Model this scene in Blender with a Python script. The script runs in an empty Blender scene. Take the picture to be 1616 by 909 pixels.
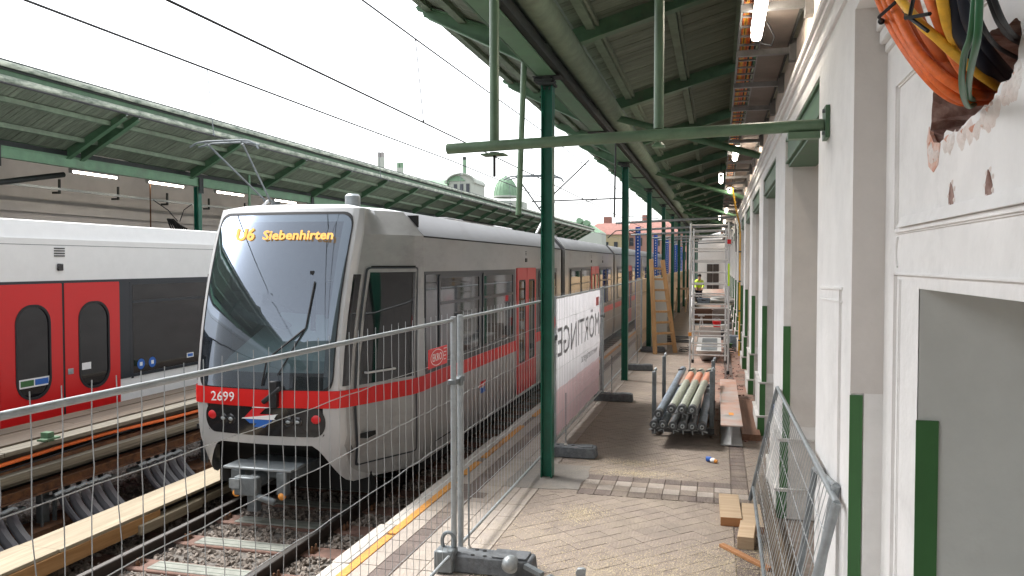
import bpy, bmesh, math, random
from mathutils import Vector, Matrix
random.seed(7)
R = math.radians
SC = bpy.context.scene
COL = SC.collection

# ------------------------------------------------------------ camera, sky, sun, exposure
cam_d = bpy.data.cameras.new("camera"); cam = bpy.data.objects.new("camera", cam_d); COL.objects.link(cam)
cam.location = (0, 0, 2.5)
cam.rotation_euler = (R(90 - 1.764), 0, R(14.568))
cam_d.sensor_width = 36.0; cam_d.lens = 1250.0 / 1616.0 * 36.0
cam_d.clip_start = 0.05; cam_d.clip_end = 2000
SC.camera = cam
W = bpy.data.worlds.new("World"); SC.world = W; W.use_nodes = True
wn = W.node_tree; bg = wn.nodes["Background"]
sky = wn.nodes.new("ShaderNodeTexSky"); sky.sky_type = 'NISHITA'; sky.sun_disc = False
SUN_EL, SUN_AZ = 55.0, 286.0        # compass-like: direction the light comes from, degrees clockwise from +y
sky.sun_elevation = R(SUN_EL); sky.sun_rotation = R(SUN_AZ)
sky.air_density = 1.0; sky.dust_density = 3.0; sky.ozone_density = 1.0
hs = wn.nodes.new("ShaderNodeHueSaturation"); hs.inputs['Saturation'].default_value = 0.16
wn.links.new(sky.outputs[0], hs.inputs['Color']); wn.links.new(hs.outputs[0], bg.inputs[0])
bg.inputs[1].default_value = 0.15
sun_d = bpy.data.lights.new("sun", 'SUN'); sun_d.energy = 1.2; sun_d.angle = R(14); sun_d.color = (1.0, 0.97, 0.92)
sun = bpy.data.objects.new("sun", sun_d); COL.objects.link(sun)
a_ = R(SUN_AZ); e_ = R(SUN_EL)
sdir = Vector((math.sin(a_) * math.cos(e_), math.cos(a_) * math.cos(e_), math.sin(e_)))
sun.rotation_euler = sdir.to_track_quat('Z', 'Y').to_euler()
SC.view_settings.view_transform = 'Standard'; SC.view_settings.look = 'None'
SC.view_settings.exposure = 1.95; SC.view_settings.gamma = 1.0

# ------------------------------------------------------------ materials
def mat(name, col, rough=0.6, metal=0.0, noise=0.0, nscale=6.0, bump=0.0, bscale=40.0, rnd=0.0, col2=None,
        spec=None, coat=0.0, dirt=0.0, stretch=None, ior=None):
    m = bpy.data.materials.new(name); m.use_nodes = True
    nt = m.node_tree; b = nt.nodes["Principled BSDF"]
    b.inputs['Roughness'].default_value = rough; b.inputs['Metallic'].default_value = metal
    if spec is not None: b.inputs['Specular IOR Level'].default_value = spec
    if coat: b.inputs['Coat Weight'].default_value = coat; b.inputs['Coat Roughness'].default_value = 0.08
    if ior: b.inputs['IOR'].default_value = ior
    c = (*col, 1.0); b.inputs['Base Color'].default_value = c
    out = None
    tc = nt.nodes.new("ShaderNodeTexCoord"); mp = nt.nodes.new("ShaderNodeMapping")
    geo = nt.nodes.new("ShaderNodeNewGeometry")
    nt.links.new(geo.outputs['Position'], mp.inputs[0])
    if stretch: mp.inputs['Scale'].default_value = stretch
    if noise > 0 or col2:
        n = nt.nodes.new("ShaderNodeTexNoise"); n.inputs['Scale'].default_value = nscale; n.inputs['Detail'].default_value = 6
        n.inputs['Roughness'].default_value = 0.65
        nt.links.new(mp.outputs[0], n.inputs[0])
        rp = nt.nodes.new("ShaderNodeValToRGB"); rp.color_ramp.elements[0].position = 0.36; rp.color_ramp.elements[1].position = 0.64
        if col2: c0, c1 = c, (*col2, 1)
        else:
            c0 = tuple(max(0, x * (1 - noise)) for x in col) + (1,); c1 = tuple(min(1, x * (1 + noise)) for x in col) + (1,)
        rp.color_ramp.elements[0].color = c0; rp.color_ramp.elements[1].color = c1
        nt.links.new(n.outputs[0], rp.inputs[0]); out = rp.outputs[0]
        mr = nt.nodes.new("ShaderNodeMapRange"); mr.inputs['To Min'].default_value = max(0.05, rough - 0.12); mr.inputs['To Max'].default_value = min(1, rough + 0.12)
        nt.links.new(n.outputs[0], mr.inputs[0]); nt.links.new(mr.outputs[0], b.inputs['Roughness'])
    if dirt > 0:
        n2 = nt.nodes.new("ShaderNodeTexNoise"); n2.inputs['Scale'].default_value = 1.3; n2.inputs['Detail'].default_value = 10; n2.inputs['Roughness'].default_value = 0.75
        nt.links.new(mp.outputs[0], n2.inputs[0])
        r2 = nt.nodes.new("ShaderNodeValToRGB"); r2.color_ramp.elements[0].position = 0.52; r2.color_ramp.elements[1].position = 0.68
        r2.color_ramp.elements[0].color = (0, 0, 0, 1); r2.color_ramp.elements[1].color = (dirt, dirt, dirt, 1)
        nt.links.new(n2.outputs[0], r2.inputs[0])
        mx = nt.nodes.new("ShaderNodeMix"); mx.data_type = 'RGBA'
        nt.links.new(r2.outputs[0], mx.inputs[0])
        if out: nt.links.new(out, mx.inputs[6])
        else: mx.inputs[6].default_value = c
        mx.inputs[7].default_value = (0.11, 0.095, 0.08, 1)
        out = mx.outputs[2]
    if rnd > 0:
        oi = nt.nodes.new("ShaderNodeObjectInfo")
        hv = nt.nodes.new("ShaderNodeHueSaturation")
        mr2 = nt.nodes.new("ShaderNodeMapRange"); mr2.inputs['To Min'].default_value = 1 - rnd; mr2.inputs['To Max'].default_value = 1 + rnd
        nt.links.new(oi.outputs['Random'], mr2.inputs[0]); nt.links.new(mr2.outputs[0], hv.inputs['Value'])
        if out: nt.links.new(out, hv.inputs['Color'])
        else: hv.inputs['Color'].default_value = c
        out = hv.outputs[0]
    if out: nt.links.new(out, b.inputs['Base Color'])
    if bump > 0:
        n3 = nt.nodes.new("ShaderNodeTexNoise"); n3.inputs['Scale'].default_value = bscale; n3.inputs['Detail'].default_value = 5
        nt.links.new(mp.outputs[0], n3.inputs[0])
        bp = nt.nodes.new("ShaderNodeBump"); bp.inputs['Strength'].default_value = bump; bp.inputs['Distance'].default_value = 0.01
        nt.links.new(n3.outputs[0], bp.inputs['Height']); nt.links.new(bp.outputs[0], b.inputs['Normal'])
    return m

def emis(name, col, s):
    m = bpy.data.materials.new(name); m.use_nodes = True
    b = m.node_tree.nodes["Principled BSDF"]; b.inputs['Base Color'].default_value = (*[.3*c for c in col], 1)
    b.inputs['Emission Color'].default_value = (*col, 1); b.inputs['Emission Strength'].default_value = s
    return m

def wood(name, c1, c2, axis='y', rnd=0.12, rough=0.65, sc=14):
    m = bpy.data.materials.new(name); m.use_nodes = True
    nt = m.node_tree; b = nt.nodes["Principled BSDF"]; b.inputs['Roughness'].default_value = rough
    geo = nt.nodes.new("ShaderNodeNewGeometry"); mp = nt.nodes.new("ShaderNodeMapping")
    s = {'y': (sc * 1.6, .9, sc * 1.6), 'x': (.9, sc * 1.6, sc * 1.6), 'z': (sc * 1.6, sc * 1.6, .9)}[axis]
    mp.inputs['Scale'].default_value = s
    nt.links.new(geo.outputs['Position'], mp.inputs[0])
    n = nt.nodes.new("ShaderNodeTexNoise"); n.inputs['Scale'].default_value = 1; n.inputs['Detail'].default_value = 8; n.inputs['Roughness'].default_value = .7
    n.inputs['Distortion'].default_value = .6
    nt.links.new(mp.outputs[0], n.inputs[0])
    rp = nt.nodes.new("ShaderNodeValToRGB"); rp.color_ramp.elements[0].position = .3; rp.color_ramp.elements[1].position = .7
    rp.color_ramp.elements[0].color = (*c1, 1); rp.color_ramp.elements[1].color = (*c2, 1)
    nt.links.new(n.outputs[0], rp.inputs[0])
    oi = nt.nodes.new("ShaderNodeObjectInfo"); hv = nt.nodes.new("ShaderNodeHueSaturation")
    mr = nt.nodes.new("ShaderNodeMapRange"); mr.inputs['To Min'].default_value = 1 - rnd; mr.inputs['To Max'].default_value = 1 + rnd
    nt.links.new(oi.outputs['Random'], mr.inputs[0]); nt.links.new(mr.outputs[0], hv.inputs['Value'])
    nt.links.new(rp.outputs[0], hv.inputs['Color']); nt.links.new(hv.outputs[0], b.inputs['Base Color'])
    bp = nt.nodes.new("ShaderNodeBump"); bp.inputs['Strength'].default_value = .35; bp.inputs['Distance'].default_value = .004
    nt.links.new(n.outputs[0], bp.inputs['Height']); nt.links.new(bp.outputs[0], b.inputs['Normal'])
    return m

def glassy(name, tint, transp, rough=0.03, gloss=None):
    """pane: part see-through, part mirror"""
    m = bpy.data.materials.new(name); m.use_nodes = True
    nt = m.node_tree; nt.nodes.clear()
    o = nt.nodes.new("ShaderNodeOutputMaterial"); t = nt.nodes.new("ShaderNodeBsdfTransparent"); t.inputs[0].default_value = (*tint, 1)
    d = nt.nodes.new("ShaderNodeBsdfPrincipled"); d.inputs['Base Color'].default_value = (*[x * .15 for x in tint], 1); d.inputs['Roughness'].default_value = rough
    g = nt.nodes.new("ShaderNodeBsdfGlossy"); g.inputs['Roughness'].default_value = rough; g.inputs[0].default_value = (.66, .76, .92, 1)
    lw = nt.nodes.new("ShaderNodeLayerWeight"); lw.inputs[0].default_value = .28
    mr = nt.nodes.new("ShaderNodeMapRange"); mr.inputs['To Min'].default_value = gloss or .1; mr.inputs['To Max'].default_value = .9
    nt.links.new(lw.outputs['Fresnel'], mr.inputs[0])
    m1 = nt.nodes.new("ShaderNodeMixShader"); m1.inputs[0].default_value = transp
    nt.links.new(d.outputs[0], m1.inputs[1]); nt.links.new(t.outputs[0], m1.inputs[2])
    m2 = nt.nodes.new("ShaderNodeMixShader"); nt.links.new(mr.outputs[0], m2.inputs[0])
    nt.links.new(m1.outputs[0], m2.inputs[1]); nt.links.new(g.outputs[0], m2.inputs[2])
    nt.links.new(m2.outputs[0], o.inputs[0])
    return m

M = {}
M['plaster'] = mat('white_plaster', (.81, .80, .785), .85, noise=.05, nscale=3, bump=.4, bscale=22, dirt=.13)
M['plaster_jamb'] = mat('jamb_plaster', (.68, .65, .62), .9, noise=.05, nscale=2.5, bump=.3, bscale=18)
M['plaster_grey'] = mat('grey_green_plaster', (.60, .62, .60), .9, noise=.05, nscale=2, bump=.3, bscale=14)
M['plaster_warm'] = mat('warm_plaster', (.70, .60, .52), .9, noise=.06, nscale=2, bump=.2, bscale=18)
M['plinth'] = mat('plinth_plaster', (.62, .60, .57), .9, noise=.1, nscale=6, bump=.4, bscale=30, dirt=.3)
M['sky_blocker_dark'] = mat('dark_sky_blocker', (.10, .09, .08), .9, noise=.1, nscale=2)
M['crate_b'] = mat('brown_crate', (.10, .05, .03), .7); M['timber_r'] = wood('red_brown_timber', (.13, .06, .035), (.24, .125, .08), 'y'); M['dado'] = mat('green_dado_paint', (.042, .145, .042), .45, noise=.05, nscale=4)
M['post'] = mat('dark_green_paint', (.004, .11, .068), .38, noise=.15, nscale=5)
M['green'] = mat('moss_green_paint', (.065, .14, .075), .5, noise=.18, nscale=5, dirt=.45, bump=.1)
M['green_l'] = mat('pale_green_paint', (.11, .22, .125), .5, noise=.15, nscale=4, dirt=.4)
M['green_pipe'] = mat('sage_green_pipe', (.12, .20, .12), .4, noise=.15, nscale=6, dirt=.25)
M['board'] = mat('weathered_roof_board', (.145, .175, .125), .75, noise=.25, nscale=5, rnd=.18, dirt=.5, stretch=(1, 6, 1), bump=.15)
M['roof_dark'] = mat('dark_roof_steel', (.022, .028, .026), .6, noise=.3, nscale=6, dirt=.2)
M['purlin'] = mat('grey_green_purlin', (.15, .20, .135), .7, noise=.2, nscale=6, dirt=.4)
M['gutter'] = mat('peeling_gutter', (.15, .19, .15), .6, col2=(.58, .62, .52), nscale=9, noise=.1, stretch=(1, .35, 1), dirt=.4)
M['roofing'] = mat('roof_sheet', (.18, .20, .18), .6, noise=.15, dirt=.3)
M['galv'] = mat('galvanised_steel', (.34, .37, .385), .40, .35, noise=.12, nscale=14, bump=.05)
M['galv_d'] = mat('dull_galvanised_steel', (.17, .19, .20), .5, .35, noise=.2, nscale=10, dirt=.3)
M['alu'] = mat('aluminium', (.60, .60, .60), .4, .3, noise=.08, nscale=10)
M['wire'] = mat('fence_wire', (.40, .42, .43), .4, .3, noise=.1)
M['conc'] = mat('concrete', (.27, .26, .25), .9, noise=.18, nscale=7, bump=.4, bscale=60, dirt=.25)
M['conc_l'] = mat('light_concrete', (.44, .41, .37), .9, noise=.12, nscale=5, bump=.35, bscale=70, dirt=.25)
M['rubber'] = mat('recycled_block', (.12, .13, .14), .85, noise=.25, nscale=18, bump=.4, bscale=50, dirt=.4)
M['rust'] = mat('rusty_steel', (.07, .033, .018), .8, col2=(.19, .085, .035), nscale=8, bump=.3, dirt=.2)
M['rail'] = mat('rail_steel', (.035, .026, .022), .6, .3, noise=.3, nscale=12)
M['railtop'] = mat('polished_rail_head', (.22, .21, .20), .4, .9)
M['black'] = mat('black_rubber', (.012, .012, .014), .55, noise=.2)
M['blackpl'] = mat('black_plastic', (.03, .028, .033), .4, noise=.2, nscale=9, bump=.1)
M['void'] = mat('dark_underside', (.01, .01, .01), .9)
M['white_paint'] = mat('white_train_paint', (.80, .81, .80), .45, noise=.02)
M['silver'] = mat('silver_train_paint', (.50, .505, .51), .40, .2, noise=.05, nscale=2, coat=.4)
M['silver_shaded'] = mat('silver_train_paint_shaded', (.35, .348, .345), .34, .15, noise=.10, nscale=3, coat=.4, stretch=(1, .35, 1), dirt=.32)  # same paint as the front, with the sides' shade put into the colour, plus dirt
M['silver_roof'] = mat('dull_silver_roof', (.15, .15, .155), .42, .3, noise=.12, nscale=2, dirt=.2)
M['red'] = mat('red_train_paint', (.62, .008, .007), .4)
M['red_door'] = mat('red_door_paint', (.60, .010, .011), .35, coat=.2)
M['glass'] = mat('dark_window_glass', (.010, .010, .012), .04, spec=.5, ior=1.6)
M['dkframe'] = mat('dark_window_band', (.022, .028, .036), .3)
M['lamp_black'] = mat('glossy_black_panel', (.018, .018, .02), .15, coat=.3)
M['windshield'] = glassy('windshield_glass', (.50, .58, .62), .62, .02, .10)
M['pane'] = glassy('train_side_glass', (.25, .25, .27), .35, .03, .16)
M['wood_new'] = wood('fresh_plank', (.21, .165, .105), (.37, .315, .22), 'y', sc=11)
M['wood_side'] = wood('fresh_plank_edge', (.30, .15, .05), (.48, .27, .11), 'y')
M['wood_old'] = wood('weathered_plank', (.035, .025, .017), (.17, .125, .082), 'y', sc=30)
M['wood_pale'] = wood('pale_grey_plank', (.075, .065, .048), (.25, .225, .17), 'y', sc=24)
M['wood_lad'] = wood('ladder_wood', (.36, .19, .08), (.50, .31, .14), 'z')
M['wood_blk'] = wood('sawn_block', (.38, .26, .16), (.55, .42, .28), 'x', sc=9)
M['wood_or'] = wood('orange_timber', (.27, .115, .04), (.42, .20, .085), 'x')
M['hoard'] = wood('hoarding_board', (.54, .38, .22), (.66, .49, .31), 'z', sc=3, rnd=.08)
M['yellow'] = mat('yellow_line_paint', (.55, .25, .05), .7, noise=.2, nscale=30, dirt=.6)
M['tile'] = None
M['tile_l'] = mat('light_band_tile', (.42, .38, .345), .8, noise=.08, nscale=12, rnd=.12, bump=.15, dirt=.15)
M['tile_d'] = mat('dark_band_tile', (.17, .14, .13), .8, noise=.1, nscale=12, rnd=.15, bump=.2, dirt=.2)
M['groove'] = mat('sleeper_groove', (.075, .095, .08), .9)
M['sleeper'] = mat('pale_sleeper', (.235, .245, .215), .8, noise=.15, nscale=7, dirt=.25)
M['sleeper_rim'] = mat('red_brown_sleeper', (.15, .085, .065), .85, noise=.25, nscale=10)
M['rock'] = mat('ballast_stone', (.10, .08, .065), .9, col2=(.29, .25, .215), nscale=16, noise=.1, bump=.4, bscale=60)
M['ground'] = mat('ballast_bed', (.055, .05, .045), .95, col2=(.20, .18, .16), nscale=22, bump=1, bscale=22)
M['or_c'] = mat('orange_cable', (.74, .15, .025), .55, noise=.14, nscale=30)
M['ye_c'] = mat('yellow_cable', (.74, .40, .03), .55, noise=.12, nscale=30)
M['bl_c'] = mat('black_cable', (.008, .009, .011), .55, spec=.25)
M['nv_c'] = mat('dark_blue_cable', (.008, .012, .024), .5, spec=.3)
M['gr_c'] = mat('green_cable', (.012, .10, .035), .4)
M['br_c'] = mat('dark_orange_cable', (.50, .10, .02), .5)
M['brick'] = mat('broken_brick', (.16, .07, .05), .95, col2=(.42, .30, .26), nscale=9, bump=.8, bscale=40)
M['plaster_broken'] = mat('broken_plaster', (.72, .62, .57), .95, col2=(.78, .75, .72), nscale=7, bump=.8, bscale=60)
M['plaster_red'] = mat('brick_stained_plaster', (.62, .28, .18), .95, col2=(.74, .60, .53), nscale=16, bump=.8, bscale=60)
M['tube'] = emis('lit_fluorescent_tube', (1.0, .90, .76), 8.0)
M['led'] = emis('amber_led', (1.0, .50, .15), .36); M['led'].node_tree.nodes['Principled BSDF'].inputs['Specular IOR Level'].default_value = 0
M['lampbody'] = mat('lamp_housing', (.55, .55, .53), .5)
M['tray'] = mat('cable_tray_steel', (.24, .24, .24), .45, .6, noise=.2, dirt=.3)
M['traypanel'] = mat('brown_tray_panel', (.20, .165, .145), .7, noise=.12, nscale=5, dirt=.4)
M['blue'] = mat('blue_steel_paint', (.015, .10, .42), .4, noise=.1)
M['cream'] = mat('cream_render', (.34, .28, .17), .9, noise=.05)
M['pinkb'] = mat('salmon_render', (.32, .19, .15), .9, noise=.06)
M['redroof'] = mat('faded_red_roof', (.22, .105, .085), .9, noise=.15, nscale=2)
M['copper'] = mat('green_copper', (.15, .25, .16), .7, noise=.15, nscale=1.5)
M['stucco'] = mat('pale_stucco', (.34, .37, .33), .9, noise=.04)
M['hivis'] = mat('hi_vis_yellow', (.62, .95, .04), .7)
M['trous'] = mat('dark_work_trousers', (.02, .025, .04), .9)
M['skin'] = mat('skin', (.55, .33, .24), .6)
M['hair'] = mat('dark_hair', (.02, .015, .01), .8)
M['steelp'] = mat('steel_prop_green', (.36, .38, .31), .5, .35, noise=.2, nscale=12, dirt=.3)
M['steelb'] = mat('steel_prop_blue', (.20, .24, .29), .5, .35, noise=.25, nscale=12, dirt=.3)
M['steelk'] = mat('steel_prop_dark', (.085, .09, .095), .5, .4, noise=.25, nscale=12)
M['steelo'] = mat('primer_orange', (.56, .25, .16), .7, noise=.15, nscale=14)
M['hbeam'] = mat('grey_h_beam_steel', (.46, .43, .41), .6, .1, col2=(.50, .27, .19), nscale=1.6, bump=.05)
M['hbeam_end'] = mat('pale_h_beam_steel', (.44, .44, .44), .5, .3, noise=.08)
M['dust'] = mat('red_brick_dust', (.28, .13, .085), .95, col2=(.40, .22, .16), nscale=5, bump=.5, bscale=40)
M['sawdust'] = mat('sawdust', (.62, .52, .33), .95, noise=.15, nscale=20)
M['banner_w'] = None
M['red_plate'] = mat('red_plate', (.62, .015, .02), .4)
M['white'] = mat('white_print', (.8, .8, .8), .5)
M['whiteblur'] = mat('white_number_paint', (.85, .85, .85), .5)
M['bluep'] = mat('blue_print', (.02, .12, .45), .5)
M['orangep'] = mat('orange_tape', (.75, .30, .05), .5)
M['wall_l'] = mat('taupe_wall', (.62, .585, .565), .9, noise=.05, nscale=2)
M['endwall'] = mat('pale_end_wall', (.60, .59, .57), .9, noise=.04)
M['browndoor'] = mat('dark_brown_door', (.035, .025, .02), .6)
M['bluegrey'] = mat('pale_teal_dashboard', (.62, .74, .70), .6)

# ------------------------------------------------------------ mesh builder
WL = {}
class MB:
    def __init__(s): s.v = []; s.f = []
    def add(s, vs, fs):
        n = len(s.v); s.v += [tuple(p) for p in vs]; s.f += [tuple(n + i for i in f) for f in fs]; return s
    def box(s, x0, x1, y0, y1, z0, z1):
        if x0 > x1: x0, x1 = x1, x0
        if y0 > y1: y0, y1 = y1, y0
        if z0 > z1: z0, z1 = z1, z0
        return s.add([(x0,y0,z0),(x1,y0,z0),(x1,y1,z0),(x0,y1,z0),(x0,y0,z1),(x1,y0,z1),(x1,y1,z1),(x0,y1,z1)],
                     [(0,3,2,1),(4,5,6,7),(0,1,5,4),(1,2,6,5),(2,3,7,6),(3,0,4,7)])
    def hexa(s, b, t):      # bottom 4 pts ccw, top 4 pts
        return s.add(list(b) + list(t), [(0,3,2,1),(4,5,6,7),(0,1,5,4),(1,2,6,5),(2,3,7,6),(3,0,4,7)])
    def obox(s, c, size, rot=None):
        c = Vector(c); h = Vector(size) / 2; m = rot or Matrix.Identity(3)
        vs = [c + m @ Vector((sx*h.x, sy*h.y, sz*h.z)) for sx, sy, sz in
              [(-1,-1,-1),(1,-1,-1),(1,1,-1),(-1,1,-1),(-1,-1,1),(1,-1,1),(1,1,1),(-1,1,1)]]
        return s.add(vs, [(0,3,2,1),(4,5,6,7),(0,1,5,4),(1,2,6,5),(2,3,7,6),(3,0,4,7)])
    def beam(s, p0, p1, w, h, up=(0,0,1)):
        p0 = Vector(p0); p1 = Vector(p1); d = p1 - p0; L = d.length; d.normalize()
        u = Vector(up); sx = d.cross(u)
        if sx.length < 1e-5: sx = Vector((1,0,0))
        sx.normalize(); u = sx.cross(d).normalized()
        m = Matrix((sx, d, u)).transposed()
        return s.obox((p0 + p1) / 2, (w, L, h), m)
    def tube(s, pts, r, n=8, caps=True):
        pts = [Vector(p) for p in pts]; k = len(pts); rr = r if isinstance(r, (list, tuple)) else [r] * k
        vs = []; prev = None
        for i, p in enumerate(pts):
            d = (pts[min(i+1, k-1)] - pts[max(i-1, 0)]).normalized()
            if prev is None:
                a = Vector((0,0,1)) if abs(d.z) < .9 else Vector((1,0,0))
                u = d.cross(a).normalized()
            else:
                u = (prev - d * prev.dot(d)).normalized()
            prev = u; w = d.cross(u)
            for j in range(n):
                t = 2 * math.pi * j / n
                vs.append(p + (u * math.cos(t) + w * math.sin(t)) * rr[i])
        fs = []
        for i in range(k - 1):
            for j in range(n):
                a = i*n + j; b = i*n + (j+1) % n
                fs.append((a, b, b + n, a + n))
        if caps: fs.append(tuple(range(n))[::-1]); fs.append(tuple(range((k-1)*n, k*n)))
        return s.add(vs, fs)
    def hollow(s, p0, p1, r, ri, n=14):     # open pipe with wall
        p0 = Vector(p0); p1 = Vector(p1); d = (p1 - p0).normalized()
        a = Vector((0,0,1)) if abs(d.z) < .9 else Vector((1,0,0)); u = d.cross(a).normalized(); w = d.cross(u)
        vs = []
        for p in (p0, p1):
            for q in (r, ri):
                for j in range(n):
                    t = 2*math.pi*j/n; vs.append(p + (u*math.cos(t) + w*math.sin(t))*q)
        fs = []
        for j in range(n):
            k = (j+1) % n
            fs += [(j, k, 2*n+k, 2*n+j), (n+k, n+j, 3*n+j, 3*n+k), (k, j, n+j, n+k), (2*n+j, 2*n+k, 3*n+k, 3*n+j)]
        return s.add(vs, fs)
    def prism(s, pts, axis, a, b):          # 2-D outline swept along an axis; pts in the other two axes (in xyz order)
        def mk(p, t): return {'x': (t, p[0], p[1]), 'y': (p[0], t, p[1]), 'z': (p[0], p[1], t)}[axis]
        n = len(pts)
        vs = [mk(p, a) for p in pts] + [mk(p, b) for p in pts]
        fs = [tuple(range(n)), tuple(range(n, 2*n))[::-1]] + [(i, i+n, (i+1) % n + n, (i+1) % n) for i in range(n)]
        return s.add(vs, fs)
    def ball(s, c, r, seg=10, rings=6, sc=(1,1,1)):
        vs = [(c[0], c[1], c[2] - r*sc[2])]; fs = []
        for i in range(1, rings):
            ph = -math.pi/2 + math.pi*i/rings
            for j in range(seg):
                t = 2*math.pi*j/seg
                vs.append((c[0]+r*sc[0]*math.cos(ph)*math.cos(t), c[1]+r*sc[1]*math.cos(ph)*math.sin(t), c[2]+r*sc[2]*math.sin(ph)))
        vs.append((c[0], c[1], c[2] + r*sc[2])); L = len(vs)-1
        for j in range(seg):
            fs.append((0, 1+(j+1) % seg, 1+j))
            fs.append((L, L-seg+j, L-seg+(j+1) % seg))
        for i in range(rings-2):
            for j in range(seg):
                a = 1+i*seg+j; b = 1+i*seg+(j+1) % seg
                fs.append((a, b, b+seg, a+seg))
        return s.add(vs, fs)
    def build(s, name, m, parent=None, smooth=True, fix=True, bevel=0, origin=None):
        if parent is not None: o = Vector(WL[parent.name])
        elif origin is not None: o = Vector(origin)
        else:
            xs = [p[0] for p in s.v]; ys = [p[1] for p in s.v]; zs = [p[2] for p in s.v]
            o = Vector(((min(xs)+max(xs))/2, (min(ys)+max(ys))/2, min(zs)))
        me = bpy.data.meshes.new(name)
        me.from_pydata([(p[0]-o.x, p[1]-o.y, p[2]-o.z) for p in s.v], [], s.f)
        if fix or bevel:
            bm = bmesh.new(); bm.from_mesh(me)
            if bevel:
                bmesh.ops.bevel(bm, geom=list(bm.edges), offset=bevel, segments=1, affect='EDGES', clamp_overlap=True)
            bmesh.ops.recalc_face_normals(bm, faces=bm.faces); bm.to_mesh(me); bm.free()
        me.materials.append(m if not isinstance(m, str) else M[m])
        if smooth:
            me.shade_smooth(); me.set_sharp_from_angle(angle=R(38))
        ob = bpy.data.objects.new(name, me); COL.objects.link(ob)
        if parent is not None: ob.parent = parent
        else: ob.location = o
        WL[ob.name] = tuple(o)
        return ob

def tag(o, label=None, cat=None, group=None, kind=None):
    if label: o['label'] = label
    if cat: o['category'] = cat
    if group: o['group'] = group
    if kind: o['kind'] = kind
    return o
def thing(name, loc, label, cat, group=None):
    o = bpy.data.objects.new(name, None); COL.objects.link(o); o.location = loc; o.empty_display_size = .1
    WL[o.name] = tuple(loc); return tag(o, label, cat, group)
def structure(o): o['kind'] = 'structure'; return o
def clone(o, parent=None, d=None, label=None):
    c = o.copy(); COL.objects.link(c)
    if parent is not None: c.parent = parent; WL[c.name] = WL[parent.name]
    if d is not None:
        c.location = Vector(o.location) + Vector(d); WL[c.name] = tuple(c.location)
    if label: c['label'] = label
    for ch in list(o.children): clone(ch, c)
    return c
def shift(ob, parent, d):            # one more object sharing a mesh, moved by d inside its thing
    c = ob.copy(); COL.objects.link(c); c.parent = parent; c.location = Vector(ob.location) + Vector(d); WL[c.name] = WL[parent.name]; return c
def text(name, body, size, m, parent, origin, dx, dy, extrude=.002, align='CENTER', sx=1.0, bold=0.0):
    cu = bpy.data.curves.new(name + '_c', 'FONT'); cu.body = body; cu.size = size; cu.extrude = extrude
    cu.offset = bold; cu.align_x = align; cu.align_y = 'CENTER'; cu.resolution_u = 2
    to = bpy.data.objects.new(name + '_t', cu); COL.objects.link(to)
    dg = bpy.context.evaluated_depsgraph_get()
    me = bpy.data.meshes.new_from_object(to.evaluated_get(dg))
    bpy.data.objects.remove(to); bpy.data.curves.remove(cu)
    X = Vector(dx).normalized() * sx; Y = Vector(dy).normalized(); Z = Vector(dx).normalized().cross(Y)
    o = Vector(WL[parent.name]) if parent is not None else Vector((0,0,0)); og = Vector(origin) - o
    for v in me.vertices:
        v.co = og + X * v.co.x + Y * v.co.y + Z * v.co.z
    me.name = name; me.materials.clear(); me.materials.append(M[m] if isinstance(m, str) else m)
    ob = bpy.data.objects.new(name, me); COL.objects.link(ob)
    if parent is not None: ob.parent = parent; WL[ob.name] = WL[parent.name]
    return ob
def skin(name, nodes, edges, m, parent=None, sub=1):
    """nodes: [(x,y,z,r)], edges: pairs -> one continuous skinned mesh (applied)"""
    o0 = Vector(WL[parent.name]) if parent is not None else Vector((0,0,0))
    me = bpy.data.meshes.new(name); me.from_pydata([Vector(n[:3]) - o0 for n in nodes], edges, [])
    ob = bpy.data.objects.new(name + '_s', me); COL.objects.link(ob)
    md = ob.modifiers.new('s', 'SKIN'); md.use_smooth_shade = True
    for i, n in enumerate(nodes):
        r = n[3] if isinstance(n[3], tuple) else (n[3], n[3])
        me.skin_vertices[0].data[i].radius = r
    me.skin_vertices[0].data[0].use_root = True
    sb = ob.modifiers.new('u', 'SUBSURF'); sb.levels = sub; sb.render_levels = sub
    dg = bpy.context.evaluated_depsgraph_get()
    m2 = bpy.data.meshes.new_from_object(ob.evaluated_get(dg)); bpy.data.objects.remove(ob)
    m2.materials.clear(); m2.materials.append(M[m]); m2.name = name
    o = bpy.data.objects.new(name, m2); COL.objects.link(o)
    if parent is not None: o.parent = parent; WL[o.name] = WL[parent.name]
    return o

# ============================================================ SETTING: ground, platform, track
def sheet(name, x0, x1, y0, y1, z, m, nx=1, ny=1, parent=None):
    b = MB(); vs = [(x0+(x1-x0)*i/nx, y0+(y1-y0)*j/ny, z) for j in range(ny+1) for i in range(nx+1)]
    fs = [(j*(nx+1)+i, j*(nx+1)+i+1, (j+1)*(nx+1)+i+1, (j+1)*(nx+1)+i) for j in range(ny) for i in range(nx)]
    return b.add(vs, fs).build(name, m, parent, fix=False)
hall = thing('added_dark_hall', (-11, -36, -.5), 'added dark grey brown hall block, unseen behind the camera, darkening the windscreen reflection', 'building')  # unseen hall added to block sky from the lower windscreen reflection
MB().box(-30, 8, -44, -36, 3.2, 13).box(-30, -17, -44, -36, -.6, 3.2).box(-3, 8, -44, -36, -.6, 3.2).build('wall', 'sky_blocker_dark', hall)
MB().box(-17, -3, -44, -43.5, -.6, 3.2).build('sky_blocker_back', 'void', hall)  # added panel, closes off the sky below the hall block
for i in range(9): MB().box(-28+4*i, -26.2+4*i, -35.99, -35.9, 5, 9).build('window', 'glass', hall)
structure(sheet('ground', -900, 900, -300, 1500, -.62, 'ground'))
structure(sheet('ballast_bed', -14.2, -3.0, -14, 120, -.50, 'ground'))

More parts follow.
